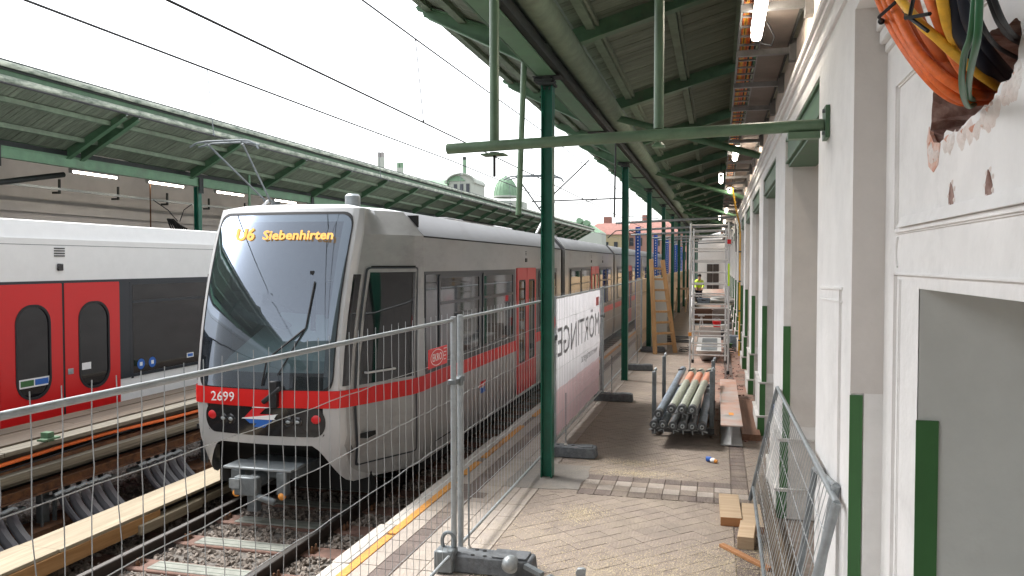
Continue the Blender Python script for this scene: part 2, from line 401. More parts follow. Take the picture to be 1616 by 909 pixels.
# platform tile material: ribbed klinker, dusty
def tile_mat(name, col, rnd=.08, ribs=True, red=True):
    m = mat(name, tuple(.75*c for c in col), .82, noise=.09, nscale=9, rnd=rnd)
    nt = m.node_tree; b = nt.nodes["Principled BSDF"]
    geo = nt.nodes.new("ShaderNodeNewGeometry"); sep = nt.nodes.new("ShaderNodeSeparateXYZ"); nt.links.new(geo.outputs['Position'], sep.inputs[0])
    base = b.inputs['Base Color'].links[0].from_socket
    def blend(base, colr, fac):
        mx = nt.nodes.new("ShaderNodeMix"); mx.data_type = 'RGBA'; nt.links.new(fac, mx.inputs[0]); nt.links.new(base, mx.inputs[6]); mx.inputs[7].default_value = (*colr, 1); return mx.outputs[2]
    def nz(scale, lo, hi, amt, det=8):
        n = nt.nodes.new("ShaderNodeTexNoise"); n.inputs['Scale'].default_value = scale; n.inputs['Detail'].default_value = det; n.inputs['Roughness'].default_value = .7
        nt.links.new(geo.outputs['Position'], n.inputs[0])
        r = nt.nodes.new("ShaderNodeMapRange"); r.inputs['From Min'].default_value = lo; r.inputs['From Max'].default_value = hi; r.inputs['To Max'].default_value = amt
        nt.links.new(n.outputs[0], r.inputs[0]); return r.outputs[0]
    base = blend(base, (.35, .295, .22), nz(1.6, .47, .72, .45))
    base = blend(base, (.40, .34, .25), nz(90, .52, .66, .35, 3)); base = blend(base, (.09, .075, .065), nz(70, .58, .68, .45, 3))      # trodden dust
    base = blend(base, (.10, .085, .075), nz(.9, .56, .72, .35))     # grime
    if red:      # brick dust towards the far right of the platform
        mr = nt.nodes.new("ShaderNodeMapRange"); mr.inputs['From Min'].default_value = 11.5; mr.inputs['From Max'].default_value = 16; nt.links.new(sep.outputs[1], mr.inputs[0])
        mr2 = nt.nodes.new("ShaderNodeMapRange"); mr2.inputs['From Min'].default_value = -.9; mr2.inputs['From Max'].default_value = .1; nt.links.new(sep.outputs[0], mr2.inputs[0])
        mu = nt.nodes.new("ShaderNodeMath"); mu.operation = 'MULTIPLY'; nt.links.new(mr.outputs[0], mu.inputs[0]); nt.links.new(mr2.outputs[0], mu.inputs[1])
        mu2 = nt.nodes.new("ShaderNodeMath"); mu2.operation = 'MULTIPLY'; nt.links.new(mu.outputs[0], mu2.inputs[0]); nt.links.new(nz(2.5, .35, .6, .85), mu2.inputs[1])
        base = blend(base, (.40, .20, .145), mu2.outputs[0])
    nt.links.new(base, b.inputs['Base Color'])
    if ribs:
        w = nt.nodes.new("ShaderNodeTexWave"); w.inputs['Scale'].default_value = 14; w.bands_direction = 'DIAGONAL'
        mp = nt.nodes.new("ShaderNodeMapping"); nt.links.new(geo.outputs['Position'], mp.inputs[0])
        oi = nt.nodes.new("ShaderNodeObjectInfo"); rd = nt.nodes.new("ShaderNodeMath"); rd.operation = 'MULTIPLY'; rd.inputs[1].default_value = 1.2
        nt.links.new(oi.outputs['Random'], rd.inputs[0]); cx = nt.nodes.new("ShaderNodeCombineXYZ"); nt.links.new(rd.outputs[0], cx.inputs[2]); nt.links.new(cx.outputs[0], mp.inputs['Rotation'])
        mp.inputs['Scale'].default_value = (1, .35, 0)
        nt.links.new(mp.outputs[0], w.inputs[0])
        bp = nt.nodes.new("ShaderNodeBump"); bp.inputs['Strength'].default_value = .35; bp.inputs['Distance'].default_value = .004
        nt.links.new(w.outputs[1], bp.inputs['Height']); nt.links.new(bp.outputs[0], b.inputs['Normal'])
    return m
M['tile'] = tile_mat('ribbed_platform_tile', (.30, .245, .205))
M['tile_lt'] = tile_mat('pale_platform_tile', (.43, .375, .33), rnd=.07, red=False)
M['tile_dk'] = tile_mat('dark_platform_tile', (.15, .115, .105), rnd=.15, red=False)
M['mortar'] = tile_mat('smeared_mortar', (.27, .25, .23), rnd=0, ribs=False, red=False)
M['grout'] = mat('tile_joint', (.19, .155, .13), .95, noise=.2, nscale=10)

plat = structure(tag(MB().box(-3.06, 6, -12, 110, -.62, -.012).build('platform', 'grout')))
edge = MB(); yy = -4.0; k = 0
edge.box(-3.12, -2.955, -12, -4, -.14, .0)
edge.build('edge_stone', 'conc_l', plat)
rng = random.Random(3)
e0 = MB().box(-3.12, -2.957, 0, .985, -.14, 0).build('edge_stone', 'conc_l', plat, bevel=.006)
# stones of the platform edge, some broken back
for i in range(1, 84):
    c = shift(e0, plat, (rng.choice([0, .01, .045, .03]) if i % 2 else rng.uniform(-.01, .02), i*1.0 - 4, rng.uniform(-.004, -.001)))
e0.location.y = -4 - 0 + e0.location.y
# yellow line: short painted lengths with breaks
ylen = [(-2, 6.7), (6.75, 8.55), (8.9, 9.5), (9.75, 11.8), (12.6, 13.5), (14, 17.5), (18, 24), (24.3, 40), (40.4, 90)]
b = MB()
for a, c in ylen: b.box(-2.945, -2.865, a, c, -.03, .004)
tag(b.build('yellow_line', 'yellow', plat, fix=True))
# lengthwise rows of small square tiles
def strip(x0, x1, y0, y1, m, L, name='tile', cap=90):
    W_ = x1 - x0; g = .004
    t = MB().box(x0+g, x1-g, y0+g, y0+L-g, -.03, -.001).build(name, m, plat, smooth=False)
    n = int((y1-y0)/L); rest = MB()
    for i in range(1, n):
        if i < cap: shift(t, plat, (0, i*L, rng.uniform(-.0015, .0015)))
        else: rest.box(x0+g, x1-g, y0+i*L+g, y0+(i+1)*L-g, -.03, -.001)
    if rest.v: tag(rest.build(name, m, plat, smooth=False), kind='stuff')
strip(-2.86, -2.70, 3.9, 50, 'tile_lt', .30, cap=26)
strip(-2.70, -2.53, 3.9, 50, 'tile_dk', .17, cap=34)
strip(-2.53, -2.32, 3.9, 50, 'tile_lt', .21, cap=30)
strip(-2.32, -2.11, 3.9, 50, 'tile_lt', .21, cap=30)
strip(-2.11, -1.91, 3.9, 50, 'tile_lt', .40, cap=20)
strip(.165, .345, 4.0, 50, 'tile_dk', .18, cap=34)
MB().box(-2.80, -2.53, 8.25, 8.50, -.02, .001).box(-2.66, -2.40, 8.02, 8.22, -.02, .001).build('tile', 'tile_dk', plat)
# cross band of four rows
xs = [-1.47 + .181*i for i in range(10)]
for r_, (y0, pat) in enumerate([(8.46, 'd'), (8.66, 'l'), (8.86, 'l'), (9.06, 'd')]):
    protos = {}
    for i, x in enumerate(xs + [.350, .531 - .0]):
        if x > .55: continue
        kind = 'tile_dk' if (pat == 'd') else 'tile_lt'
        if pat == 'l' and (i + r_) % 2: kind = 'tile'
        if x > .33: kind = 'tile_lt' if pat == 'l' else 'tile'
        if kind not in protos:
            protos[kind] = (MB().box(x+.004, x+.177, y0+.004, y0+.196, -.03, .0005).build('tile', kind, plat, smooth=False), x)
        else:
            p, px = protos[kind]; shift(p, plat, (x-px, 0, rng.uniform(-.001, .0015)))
# diagonal field of ribbed tiles, clipped to its rectangle
def clip(poly, x0, x1, y0, y1):
    for ax, lim, sg in ((0, x0, 1), (0, x1, -1), (1, y0, 1), (1, y1, -1)):
        out = []
        for i in range(len(poly)):
            a = poly[i]; c = poly[(i+1) % len(poly)]
            ia = (a[ax]-lim)*sg >= 0; ic = (c[ax]-lim)*sg >= 0
            if ia: out.append(a)
            if ia != ic:
                t = (lim-a[ax])/(c[ax]-a[ax]); out.append(tuple(a[j]+t*(c[j]-a[j]) for j in range(2)))
        poly = out
        if not poly: return poly
    return poly
S = .15; DG = S*math.sqrt(2)
regions = [(-1.905, .16, 3.6, 8.455), (-1.905, .16, 9.265, 24.0), (.35, .66, 3.6, 24), (-1.905, -1.475, 8.455, 9.265)]
proto = None; made = 0; rest = MB(); cells = []
for ri, (x0, x1, y0, y1) in enumerate(regions):
    j = 0; y = y0 - DG
    while y < y1 + DG:
        x = x0 - DG + (DG/2 if j % 2 else 0)
        while x < x1 + DG:
            cells.append((x - (x0 % DG) * 0, y, ri)); x += DG
        y += DG/2; j += 1
def dia(x, y, g=.0030):
    q = .70711; a, c = S/2-.0008, S/2-g      # tight joints one way, open joints the other
    return [(x+(p*a-r_*c)*q, y+(p*a+r_*c)*q) for p, r_ in ((-1, 1), (-1, -1), (1, -1), (1, 1))]
for (x, y, ri) in sorted(cells, key=lambda c: (c[1]+c[0]*0)):
    reg = regions[ri]; d = dia(x, y); p = clip(d, *reg)
    if len(p) < 3: continue
    a = abs(sum(p[i][0]*p[(i+1) % len(p)][1] - p[(i+1) % len(p)][0]*p[i][1] for i in range(len(p))))/2
    if a < 2e-4: continue
    whole = a > S*S*.88
    if whole and ri in (0, 1, 3) and made < 300 and y > 5.6:
        dz = rng.uniform(-.0022, .0012)
        if proto is None:
            proto = MB().prism(dia(x, y), 'z', -.03, -.001).build('ribbed_tile', 'tile', plat, smooth=False); px, py = x, y
        else:
            c = shift(proto, plat, (x-px, y-py, dz)); 
        made += 1
    else:
        z = rng.uniform(-.003, .0)
        rest.prism([tuple(q) for q in p], 'z', -.03, z)
tag(rest.build('ribbed_tile', 'tile', plat, smooth=False), kind='stuff')
far = MB().box(-2.85, .66, 50, 110, -.05, -.002).box(-2.105, .66, 24, 50, -.05, -.002)
far.build('far_paving', 'tile', plat)
# mortar patch round the first post
pts = []
for i in range(16):
    t = 2*math.pi*i/16; pts.append((-1.80 + .30*max(-1, min(1, 1.5*math.cos(t))) + .06*rng.random(), 9.05 + .55*max(-1, min(1, 1.4*math.sin(t))) + .1*rng.random()))
MB().prism([(max(-2.56, p[0]*1.0 - .25*(p[0] < -1.8)), p[1]) for p in pts], 'z', -.02, .003).build('mortar_patch', 'mortar', plat)
# raised kerb-like pale strip beneath the banner
# sawdust heaps: thousands of tiny shavings
def flecks(name, spots, n, m, size=(.004, .012), zt=.002, seed=5):
    r = random.Random(seed); b = MB()
    tot = sum(s[4] for s in spots)
    for (cx, cy, sx, sy, wgt) in spots:
        for _ in range(int(n*wgt/tot)):
            x = r.gauss(cx, sx); y = r.gauss(cy, sy)
            if x > .62 or x < -2.3: continue
            a = r.random()*math.pi; l = r.uniform(*size); w = l*.4; dx, dy = math.cos(a)*l, math.sin(a)*l
            z = zt + r.random()*.006
            b.add([(x-dx, y-dy, z), (x+dx, y+dy, z+r.random()*.004), (x+dx*.6-dy*.5, y+dy*.6+dx*.5, z+.003)], [(0, 1, 2)])
    o = b.build(name, m, None, smooth=False, fix=False); o['kind'] = 'stuff'
    tag(o, 'pale sawdust scattered over the platform tiles'); return o
flecks('sawdust', [(-1.0, 9.9, .28, .10, 1.2), (-.95, 9.42, .22, .08, 1.4), (-.5, 9.5, .25, .08, .4), (-1.3, 7.75, .13, .16, 1.6), (-1.45, 6.6, .4, .25, 1.2), (-.4, 6.5, .45, .22, 3.0),
                   (-.75, 6.1, .5, .2, 2.2), (.05, 6.9, .25, .2, 1.6), (-1.7, 7.4, .2, .25, .6), (.35, 7.3, .12, .8, 1.5), (-1.6, 5.9, .25, .2, 1), (-.2, 5.7, .5, .2, 1.2)], 24000, 'sawdust', size=(.002, .008))
flecks('brick_dust', [(.45, 13, .15, 1.2, 1), (.2, 15.5, .3, 1.8, 1.5), (.3, 18.5, .3, 1.5, 1), (-.3, 21, .7, 2, .8)], 5000, 'dust', size=(.006, .02), seed=8)
r = random.Random(11); b = MB()
for _ in range(260):
    x = r.uniform(-.2, .58); y = r.uniform(11.5, 24); s = r.uniform(.008, .035)
    b.obox((x, y, s*.3), (s, s*r.uniform(.6, 1.4), s*.7), Matrix.Rotation(r.random()*3, 3, 'Z'))
o = b.build('brick_rubble', 'brick', None, smooth=False); tag(o, 'crumbs of broken brick on the dusty floor by the wall', kind='stuff')

# ---- near track
TX = -4.87
track = structure(thing('railway_track', (TX, 7, -.5), None, None))
def rail(x, y0, y1):
    p = [(-.065, 0), (.065, 0), (.065, .012), (.012, .028), (.010, .105), (.035, .118), (.036, .146), (.030, .15), (-.030, .15), (-.036, .146), (-.035, .118), (-.010, .105), (-.012, .028), (-.065, .012)]
    b = MB().prism([(x+a, -.5+c) for a, c in p], 'y', y0, y1); return b.build('rail', 'rail', track)
for sx in (-.7525, .7525):
    ob = rail(TX+sx, -12, 110)
    MB().box(TX+sx-.026, TX+sx+.026, -12, 110, -.351, -.3485).build('rail_head', 'railtop', track)
# sleepers: red-brown rim with pale slab
sy0 = 3.69
rim = MB().box(TX-1.25, TX+1.25, sy0-.135, sy0+.135, -.62, -.472).build('sleeper', 'sleeper_rim', track, bevel=.01)
slab = MB().box(TX-.50, TX+.55, sy0-.10, sy0+.10, -.5, -.462).build('sleeper_slab', 'sleeper', track, bevel=.006)
slab2 = MB().box(TX-1.16, TX-.86, sy0-.105, sy0+.105, -.5, -.478).box(TX+.86, TX+1.16, sy0-.105, sy0+.105, -.5, -.478).build('sleeper_end', 'sleeper', track, bevel=.006)
gr = MB().box(TX-.49, TX+.54, sy0-.053, sy0-.047, -.4618, -.4605).box(TX-.49, TX+.54, sy0+.047, sy0+.053, -.4618, -.4605).build('sleeper_groove', 'groove', track)
def bolt_mesh():
    b = MB()
    for sx in (-.7525, .7525):
        for s in (-1, 1):
            x = TX + sx + s*.105
            b.box(x-.045, x+.045, sy0-.07, sy0+.07, -.49, -.472)
            for q in (-.04, .04):
                b.tube([(x, sy0+q, -.472), (x, sy0+q, -.445)], .021, 6); b.tube([(x, sy0+q, -.445), (x, sy0+q, -.405)], .011, 6)
                b.ball((x, sy0+q, -.44), .016, 6, 4)
    return b
bolts = bolt_mesh().build('rail_fixing', 'rust', track)
for i in range(1, 26):
    d = (0, .725*i, 0)
    for q in (rim, slab, slab2, gr, bolts): shift(q, track, d)
rs = MB()
for i in range(26, 120):
    y = sy0 + .725*i; rs.box(TX-1.25, TX+1.25, y-.14, y+.14, -.62, -.488)
tag(rs.build('sleeper', 'sleeper_rim', track), kind='stuff')
# ---- ballast stones
def rocks(name, x0, x1, y0, y1, n, seed, zf=-.512, smin=.018, smax=.042, skip=None):
    r = random.Random(seed); b = MB()
    for _ in range(n):
        x = r.uniform(x0, x1); y = r.uniform(y0, y1)
        if skip and skip(x, y): continue
        s = r.uniform(smin, smax); z = zf + r.uniform(-.01, .035)
        m = Matrix.Rotation(r.random()*6.3, 3, 'Z') @ Matrix.Rotation(r.random()*6.3, 3, 'X')
        vs = []
        for (a, c, d) in ((1,0,0),(-1,0,0),(0,1,0),(0,-1,0),(0,0,1),(0,0,-1),(.62,.62,.55),(-.62,.6,-.5),(.6,-.65,-.5),(-.6,-.6,.6)):
            q = m @ Vector((a*s*r.uniform(.75, 1.25), c*s*r.uniform(.6, 1.0), d*s*r.uniform(.5, .9))); vs.append((x+q.x, y+q.y, z+q.z))
        b.add(vs, HULL)
    o = b.build(name, 'rock', None, smooth=False, fix=False); o['kind'] = 'stuff'; return o
# convex hull faces of the 10-point pattern
bmh = bmesh.new()
for p in ((1,0,0),(-1,0,0),(0,1,0),(0,-1,0),(0,0,1),(0,0,-1),(.62,.62,.55),(-.62,.6,-.5),(.6,-.65,-.5),(-.6,-.6,.6)): bmh.verts.new(p)
bmh.verts.ensure_lookup_table(); bmesh.ops.convex_hull(bmh, input=bmh.verts); bmh.verts.index_update()
HULL = [tuple(v.index for v in f.verts) for f in bmh.faces]; bmh.free()
def on_sleeper(x, y):
    k = (y - sy0 + .16) % .725
    return k < .32 and abs(x-TX) < 1.2 or abs(abs(x-TX)-.7525) < .075
tag(rocks('ballast', TX-.72, TX+.72, 4.0, 11.5, 6500, 1, skip=on_sleeper), 'grey and brown ballast stones between the rails')
tag(rocks('ballast', TX+.80, -3.08, 5.0, 12, 4200, 2, zf=-.50, skip=on_sleeper), 'ballast stones between the right rail and the platform')
tag(rocks('ballast', -6.15, TX-.79, 4.0, 12, 5200, 3, zf=-.50, skip=on_sleeper), 'ballast stones between the left rail and the fresh plank')
tag(rocks('ballast', -8.6, -6.1, 4.5, 13, 5200, 4, zf=-.52, smin=.025, smax=.05), 'ballast stones under the raised timber deck')

# ---- plank walkway next to the left rail
pw = thing('plank_walkway', (-6.13, 7, -.5), 'long fresh pale plank lying on timber beside the left rail', 'plank')
r = random.Random(4)
MB().box(-6.37, -5.90, 2.6, 5.98, -.185, -.150).build('plank', 'wood_new', pw, bevel=.004)
MB().box(-6.365, -5.89, 5.985, 12.2, -.187, -.153).build('plank', 'wood_new', pw, bevel=.004)
MB().box(-6.0, -5.885, 2.6, 7.35, -.335, -.188).build('side_timber', 'wood_side', pw, bevel=.006)
MB().box(-5.99, -5.88, 8.0, 9.4, -.35, -.262).build('side_timber', 'wood_new', pw, bevel=.006)
MB().box(-5.99, -5.84, 7.0, 8.02, -.36, -.258).build('side_timber', 'wood_new', pw, bevel=.006)
MB().obox((-5.83, 8.85, -.33), (.24, .12, .10), Matrix.Rotation(.3, 3, 'Z')).build('wedge_block', 'wood_blk', pw, bevel=.004)
MB().box(-6.36, -6.05, 2.6, 12.2, -.30, -.19).build('bearer', 'black', pw)
for yb in (3.2, 4.6, 6.0, 7.4, 8.8, 10.2): MB().box(-6.34, -5.93, yb, yb+.12, -.5, -.302).build('bearer_block', 'wood_old', pw)
# ---- curved black conduit pieces with clamps under the deck
g = 'groups of black curved conduits beside the plank'
for gi, (ya, lab) in enumerate(((5.75, 'bundle of black curved conduits nearest the camera, left of the fresh plank'), (7.05, 'middle bundle of black curved conduits left of the fresh plank'), (8.35, 'farthest bundle of black curved conduits left of the fresh plank'))):
    t = thing('conduit_bundle', (-6.75, ya, -.45), lab, 'cable conduit', g)
    for i in range(5 if gi != 1 else 5):
        y = ya + i*.165; w = .128
        pr = []
        for k in range(7):
            a = k/6; pr.append((-6.97 + .42*a - .06*math.sin(math.pi*a), -.04 - .42*a))
        if i == 0:
            b = MB().tube([(p[0], y+.05, p[1]) for p in pr], .035, 8)
        else:
            b = MB(); vs = []
            for (x, z) in pr: vs += [(x, y, z-.03), (x, y+w*.25, z+.018), (x, y+w*.75, z+.018), (x, y+w, z-.03)]
            fs = [(4*k+j, 4*k+j+1, 4*k+5+j, 4*k+4+j) for k in range(6) for j in range(3)]; b.add(vs, fs)
            vs2 = [(p[0], p[1], p[2]-.04) for p in vs]; n0 = 28
            b.add(vs2, fs)
        b.build('conduit', 'blackpl', t)
        MB().tube([(-6.99, y-.01, -.03), (-6.96, y+w*.5, -.005), (-6.99, y+w+.01, -.03)], .022, 7).build('clamp', 'galv', t)
        MB().tube([(-7.05, y+w*.5, -.02), (-7.05, y+w*.5, .06)], .03, 8).build('cap', 'black', t)
    MB().box(-7.10, -7.02, ya-.1, ya+.95, -.09, -.05).build('rail_bar', 'galv_d', t)
# ---- raised timber deck / cable trough between the tracks
dk = thing('timber_deck', (-7.6, 7, -.5), 'long raised deck of weathered timbers between the two tracks', 'timber deck')
y0, y1 = 2.5, 60
for k, (xa, xb, z, m) in enumerate([(-7.28, -7.06, .555, 'wood_pale'), (-7.52, -7.29, .575, 'wood_old'), (-7.78, -7.53, .57, 'wood_old'), (-8.05, -7.79, .58, 'wood_old')]):
    ya = y0 + k*.7
    while ya < y1:
        L = 4.0 if ya < 20 else 20
        MB().box(xa, xb, ya, min(ya+L, y1)-.008, z-.045, z + rng.uniform(-.004, .004)).build('deck_plank', m, dk, bevel=.004)
        ya += L
MB().box(-7.30, -7.16, y0, y1, .44, .508).build('trough_side', 'wood_old', dk)
MB().box(-7.16, -7.08, y0, y1, .33, .37).build('steel_edge', 'rust', dk)
MB().box(-7.20, -6.98, y0, y1, .295, .33).box(-6.985, -6.965, y0, y1, .25, .33).build('ledge_plank', 'wood_pale', dk, bevel=.003)
MB().box(-7.22, -7.12, y0, y1, .17, .245).build('ledge_plank', 'wood_pale', dk)
MB().box(-7.10, -7.02, y0, y1, .045, .135).box(-7.12, -6.98, y0, y1, .135, .145).box(-7.12, -6.98, y0, y1, .035, .045).build('steel_beam', 'rust', dk)
MB().box(-8.0, -7.3, y0, y1, -.05, .45).build('dark_core', 'void', dk)
for i, yp in enumerate([4.2, 7.05, 9.9, 12.75, 15.6, 18.5, 24, 30]):
    MB().box(-7.20, -7.12, yp-.05, yp+.05, -.55, .04).box(-7.11, -7.07, yp+.08, yp+.10, -.55, .04).box(-7.20, -7.02, yp-.07, yp+.12, -.55, -.50).box(-7.05,-7.03,yp-.14,yp-.12,-.4,.04).build('support_post', 'galv_d', dk)
    MB().box(-7.13, -7.03, yp-.04, yp+.04, .56, .66).box(-7.10, -7.0, yp-.12, yp+.10, .58, .60).build('green_clamp', 'green', dk)
    MB().box(-7.3, -6.94, yp-.5, yp+.5, -.52, -.34).build('footing', 'rust', dk)
cab = []
for i in range(60):
    y = 2.5 + i*.6; cab.append((-7.09 + .015*math.sin(i*1.3), y, .44 + .018*math.sin(i*.9)))
MB().tube(cab, .021, 8).build('orange_conduit', 'or_c', dk)
cab = [(-7.06 + .03*math.sin(i*.7+2), 2.5+i*.5, .405 + .03*math.sin(i*.55+1)) for i in range(60)]
MB().tube(cab, .009, 6).build('thin_cable', 'bl_c', dk)

# ---- far track bed and left platform
lp = structure(MB().box(-17, -11.75, -12, 110, -.62, .0).build('platform', 'conc'))
LTX = -10.26
tr2 = structure(thing('railway_track', (LTX, 7, -.5), None, None))
for sx in (-.7525, .7525):
    p = [(-.065, 0), (.065, 0), (.065, .012), (.012, .028), (.010, .105), (.035, .118), (.036, .15), (-.036, .15), (-.035, .118), (-.010, .105), (-.012, .028), (-.065, .012)]
    MB().prism([(LTX+sx+a, -.5+c) for a, c in p], 'y', -12, 110).build('rail', 'rail', tr2)
rs = MB()
for i in range(160): rs.box(LTX-1.25, LTX+1.25, -8+.725*i, -7.72+.725*i, -.62, -.488)
tag(rs.build('sleeper', 'sleeper_rim', tr2), kind='stuff')

# ============================================================ RIGHT CANOPY
PX = -1.92
POSTS = [-6.9, 9.04, 17.0, 23.1, 29.3, 35.2, 41.2, 47.2, 53.2, 59.2, 65.2, 71.2, 77.2]
def z_in(x): return 4.90 + .28*(x - PX)          # underside of inner rafters
def z_out(x): return 4.86 + .41*(PX - x)
cp = thing('platform_canopy', (PX, 9, 4.65), 'dark green butterfly canopy on green posts over the right platform', 'canopy')
CY0, CY1 = -33, 80
# main longitudinal girder: pale flanges, dark lattice web
MB().box(PX-.10, PX+.10, CY0, CY1, 4.655, 4.675).box(PX-.115, PX-.07, CY0, CY1, 4.675, 4.70).build('girder_flange', 'green_l', cp)
MB().box(PX-.13, PX-.11, CY0, CY1, 4.66, 4.80).build('girder_side', 'green', cp)
b = MB().box(PX+.06, PX+.24, CY0, CY1, 4.74, 4.95).box(PX+.10, PX+.12, CY0, CY1, 4.64, 4.66)
MB().box(PX-.02, PX+.02, CY0, CY1, 4.676, 4.98).build('girder_web', 'roof_dark', cp)
i = 0; y = 3.0
lat = MB()
while y < 40:
    lat.beam((PX+.03, y, 4.68), (PX+.03, y+.22, 4.93), .012, .03); lat.beam((PX+.034, y+.22, 4.68), (PX+.034, y, 4.93), .012, .03); y += .25
tag(lat.build('lattice_bar', 'roof_dark', cp), kind='stuff')
MB().tube([(PX+.27, CY0, 4.93), (PX+.27, CY1, 4.93)], .14, 14).build('valley_gutter', 'purlin', cp)
MB().box(PX+.05, PX+.16, CY0, CY1, 4.69, 4.80).build('cable_box', 'roof_dark', cp)
# rafters: I-beams inside, tapering brackets outside
RAF = [-6.8, -2.8, 1.2, 5.1, 9.04, 13.0, 17.0, 20.05, 23.1, 26.2, 29.3, 32.2, 35.2, 38.2, 41.2, 44.2, 47.2, 50.2, 53.2, 56.2, 59.2, 62.2, 65.2, 68.2, 71.2, 74.2, 77.2]
ya = RAF[4]; x0, x1 = PX+.12, .74
def rafter_in(y):
    b = MB()
    b.hexa([(x0, y-.07, z_in(x0)), (x1, y-.07, z_in(x1)), (x1, y+.07, z_in(x1)), (x0, y+.07, z_in(x0))], [(x0, y-.07, z_in(x0)+.018), (x1, y-.07, z_in(x1)+.018), (x1, y+.07, z_in(x1)+.018), (x0, y+.07, z_in(x0)+.018)])
    b.hexa([(x0, y-.008, z_in(x0)+.018), (x1, y-.008, z_in(x1)+.018), (x1, y+.008, z_in(x1)+.018), (x0, y+.008, z_in(x0)+.018)], [(x0, y-.008, z_in(x0)+.20), (x1, y-.008, z_in(x1)+.20), (x1, y+.008, z_in(x1)+.20), (x0, y+.008, z_in(x0)+.20)])
    return b
ri = rafter_in(ya).build('rafter', 'green', cp)
def bracket(y):
    xa, xb = PX-.1, -3.50; za, zb = z_out(xa)-.02, z_out(xb)-.02
    b = MB()
    # web deeper at the column, stepped nose
    pts = [(xa, za-.12), (xa, za+.16), (xb, zb+.12), (xb-.05, zb+.10), (xb-.02, zb+.05), (xb+.04, zb+.03), (xb+.06, zb-.03), (xb+.12, zb-.04)]
    b.prism(pts, 'y', y-.012, y+.012)
    b.hexa([(xb+.1, y-.06, zb-.05), (xa, y-.06, za-.135), (xa, y+.06, za-.135), (xb+.1, y+.06, zb-.05)], [(xb+.1, y-.06, zb-.03), (xa, y-.06, za-.115), (xa, y+.06, za-.115), (xb+.1, y+.06, zb-.03)])
    b.hexa([(xb, y-.06, zb+.11), (xa, y-.06, za+.15), (xa, y+.06, za+.15), (xb, y+.06, zb+.11)], [(xb, y-.06, zb+.125), (xa, y-.06, za+.165), (xa, y+.06, za+.165), (xb, y+.06, zb+.125)])
    return b
ro = bracket(ya).build('outer_bracket', 'green_l', cp)
ga = MB().box(PX-.16, PX+.16, ya-.1, ya+.1, 4.64, 4.655).box(PX-.012, PX+.012, ya-.14, ya+.14, 4.68, 5.02).build('gusset', 'roof_dark', cp)
for y in RAF:
    if y == ya: continue
    shift(ri, cp, (0, y-ya, 0)); shift(ro, cp, (0, y-ya, 0)); shift(ga, cp, (0, y-ya, 0))
# purlins
def zb(x): return z_in(x) + .205
for x, w in ((-1.42, .10), (-.55, .10), (.25, .10)):
    MB().box(x-w/2, x+w/2, CY0, CY1, zb(x)-.085, zb(x)-.004).build('purlin', 'purlin', cp)
    MB().box(x+w/2+.012, x+w/2+.045, CY0, CY1, zb(x)-.05, zb(x)+.004).build('purlin_batten', 'board', cp)
for x in (-2.45, -2.95, -3.38):
    zz = z_out(x)+.135; MB().box(x-.045, x+.045, CY0, CY1, zz-.075, zz).build('purlin', 'purlin', cp)
# roof boards (each one a piece near the camera)
def board_run(f, xa, xb, n, y_start, w, name, dz0):
    za, zb_ = f(xa), f(xb)
    def one(y, dx=0, dz=0):
        xe = xb + dx; ze = zb_ + (za-zb_)/(xa-xb)*dx
        return [(xa, y+.005, za), (xe, y+.005, ze), (xe, y+w-.005, ze), (xa, y+w-.005, za)], [(xa, y+.005, za+.02), (xe, y+.005, ze+.02), (xe, y+w-.005, ze+.02), (xa, y+w-.005, za+.02)]
    p = MB().hexa(*one(y_start)).build(name, 'board', cp, smooth=False)
    for i in range(1, n): shift(p, cp, (0, i*w, rng.uniform(-.002, .004)))
    r2 = MB(); k = int((CY1 - (y_start+n*w))/w)
    for i in range(k): 
        r2.hexa(*one(y_start+(n+i)*w))
    k = int((y_start-CY0)/w)
    for i in range(k): r2.hexa(*one(y_start-(i+1)*w))
    tag(r2.build(name, 'board', cp, smooth=False, fix=False), kind='stuff')
board_run(lambda x: z_in(x)+.21, PX+.30, .80, 150, 7.4, .13, 'roof_board', 0)
board_run(lambda x: z_out(x)+.14, PX-.05, -3.52, 150, 6.8, .13, 'eave_board', 0)
# roofing sheet over the boards, scalloped edge flashing
b = MB()
def slab(b, xa, za, xb, zb_, t=.03):
    b.hexa([(xa, CY0, za), (xb, CY0, zb_), (xb, CY1, zb_), (xa, CY1, za)], [(xa, CY0, za+t), (xb, CY0, zb_+t), (xb, CY1, zb_+t), (xa, CY1, za+t)])
slab(b, PX+.15, z_in(PX+.15)+.236, .9, z_in(.9)+.236); slab(b, PX+.1, z_out(PX)+.17, -3.54, z_out(-3.54)+.165)
b.build('roofing', 'roofing', cp)
b = MB(); y = CY0; i = 0
while y < CY1:
    L = .62; ze = z_out(-3.54)+.165; dz = .018*(i % 2)
    b.hexa([(-3.57, y, ze-.05), (-3.50, y, ze-.055), (-3.50, y+L, ze-.03), (-3.57, y+L, ze-.02)], [(-3.60-.02*(i % 2), y, ze+.035), (-3.50, y, ze+.03), (-3.50, y+L, ze+.03), (-3.57, y+L, ze+.035)]); y += L; i += 1
b.build('edge_flashing', 'purlin', cp, smooth=False)
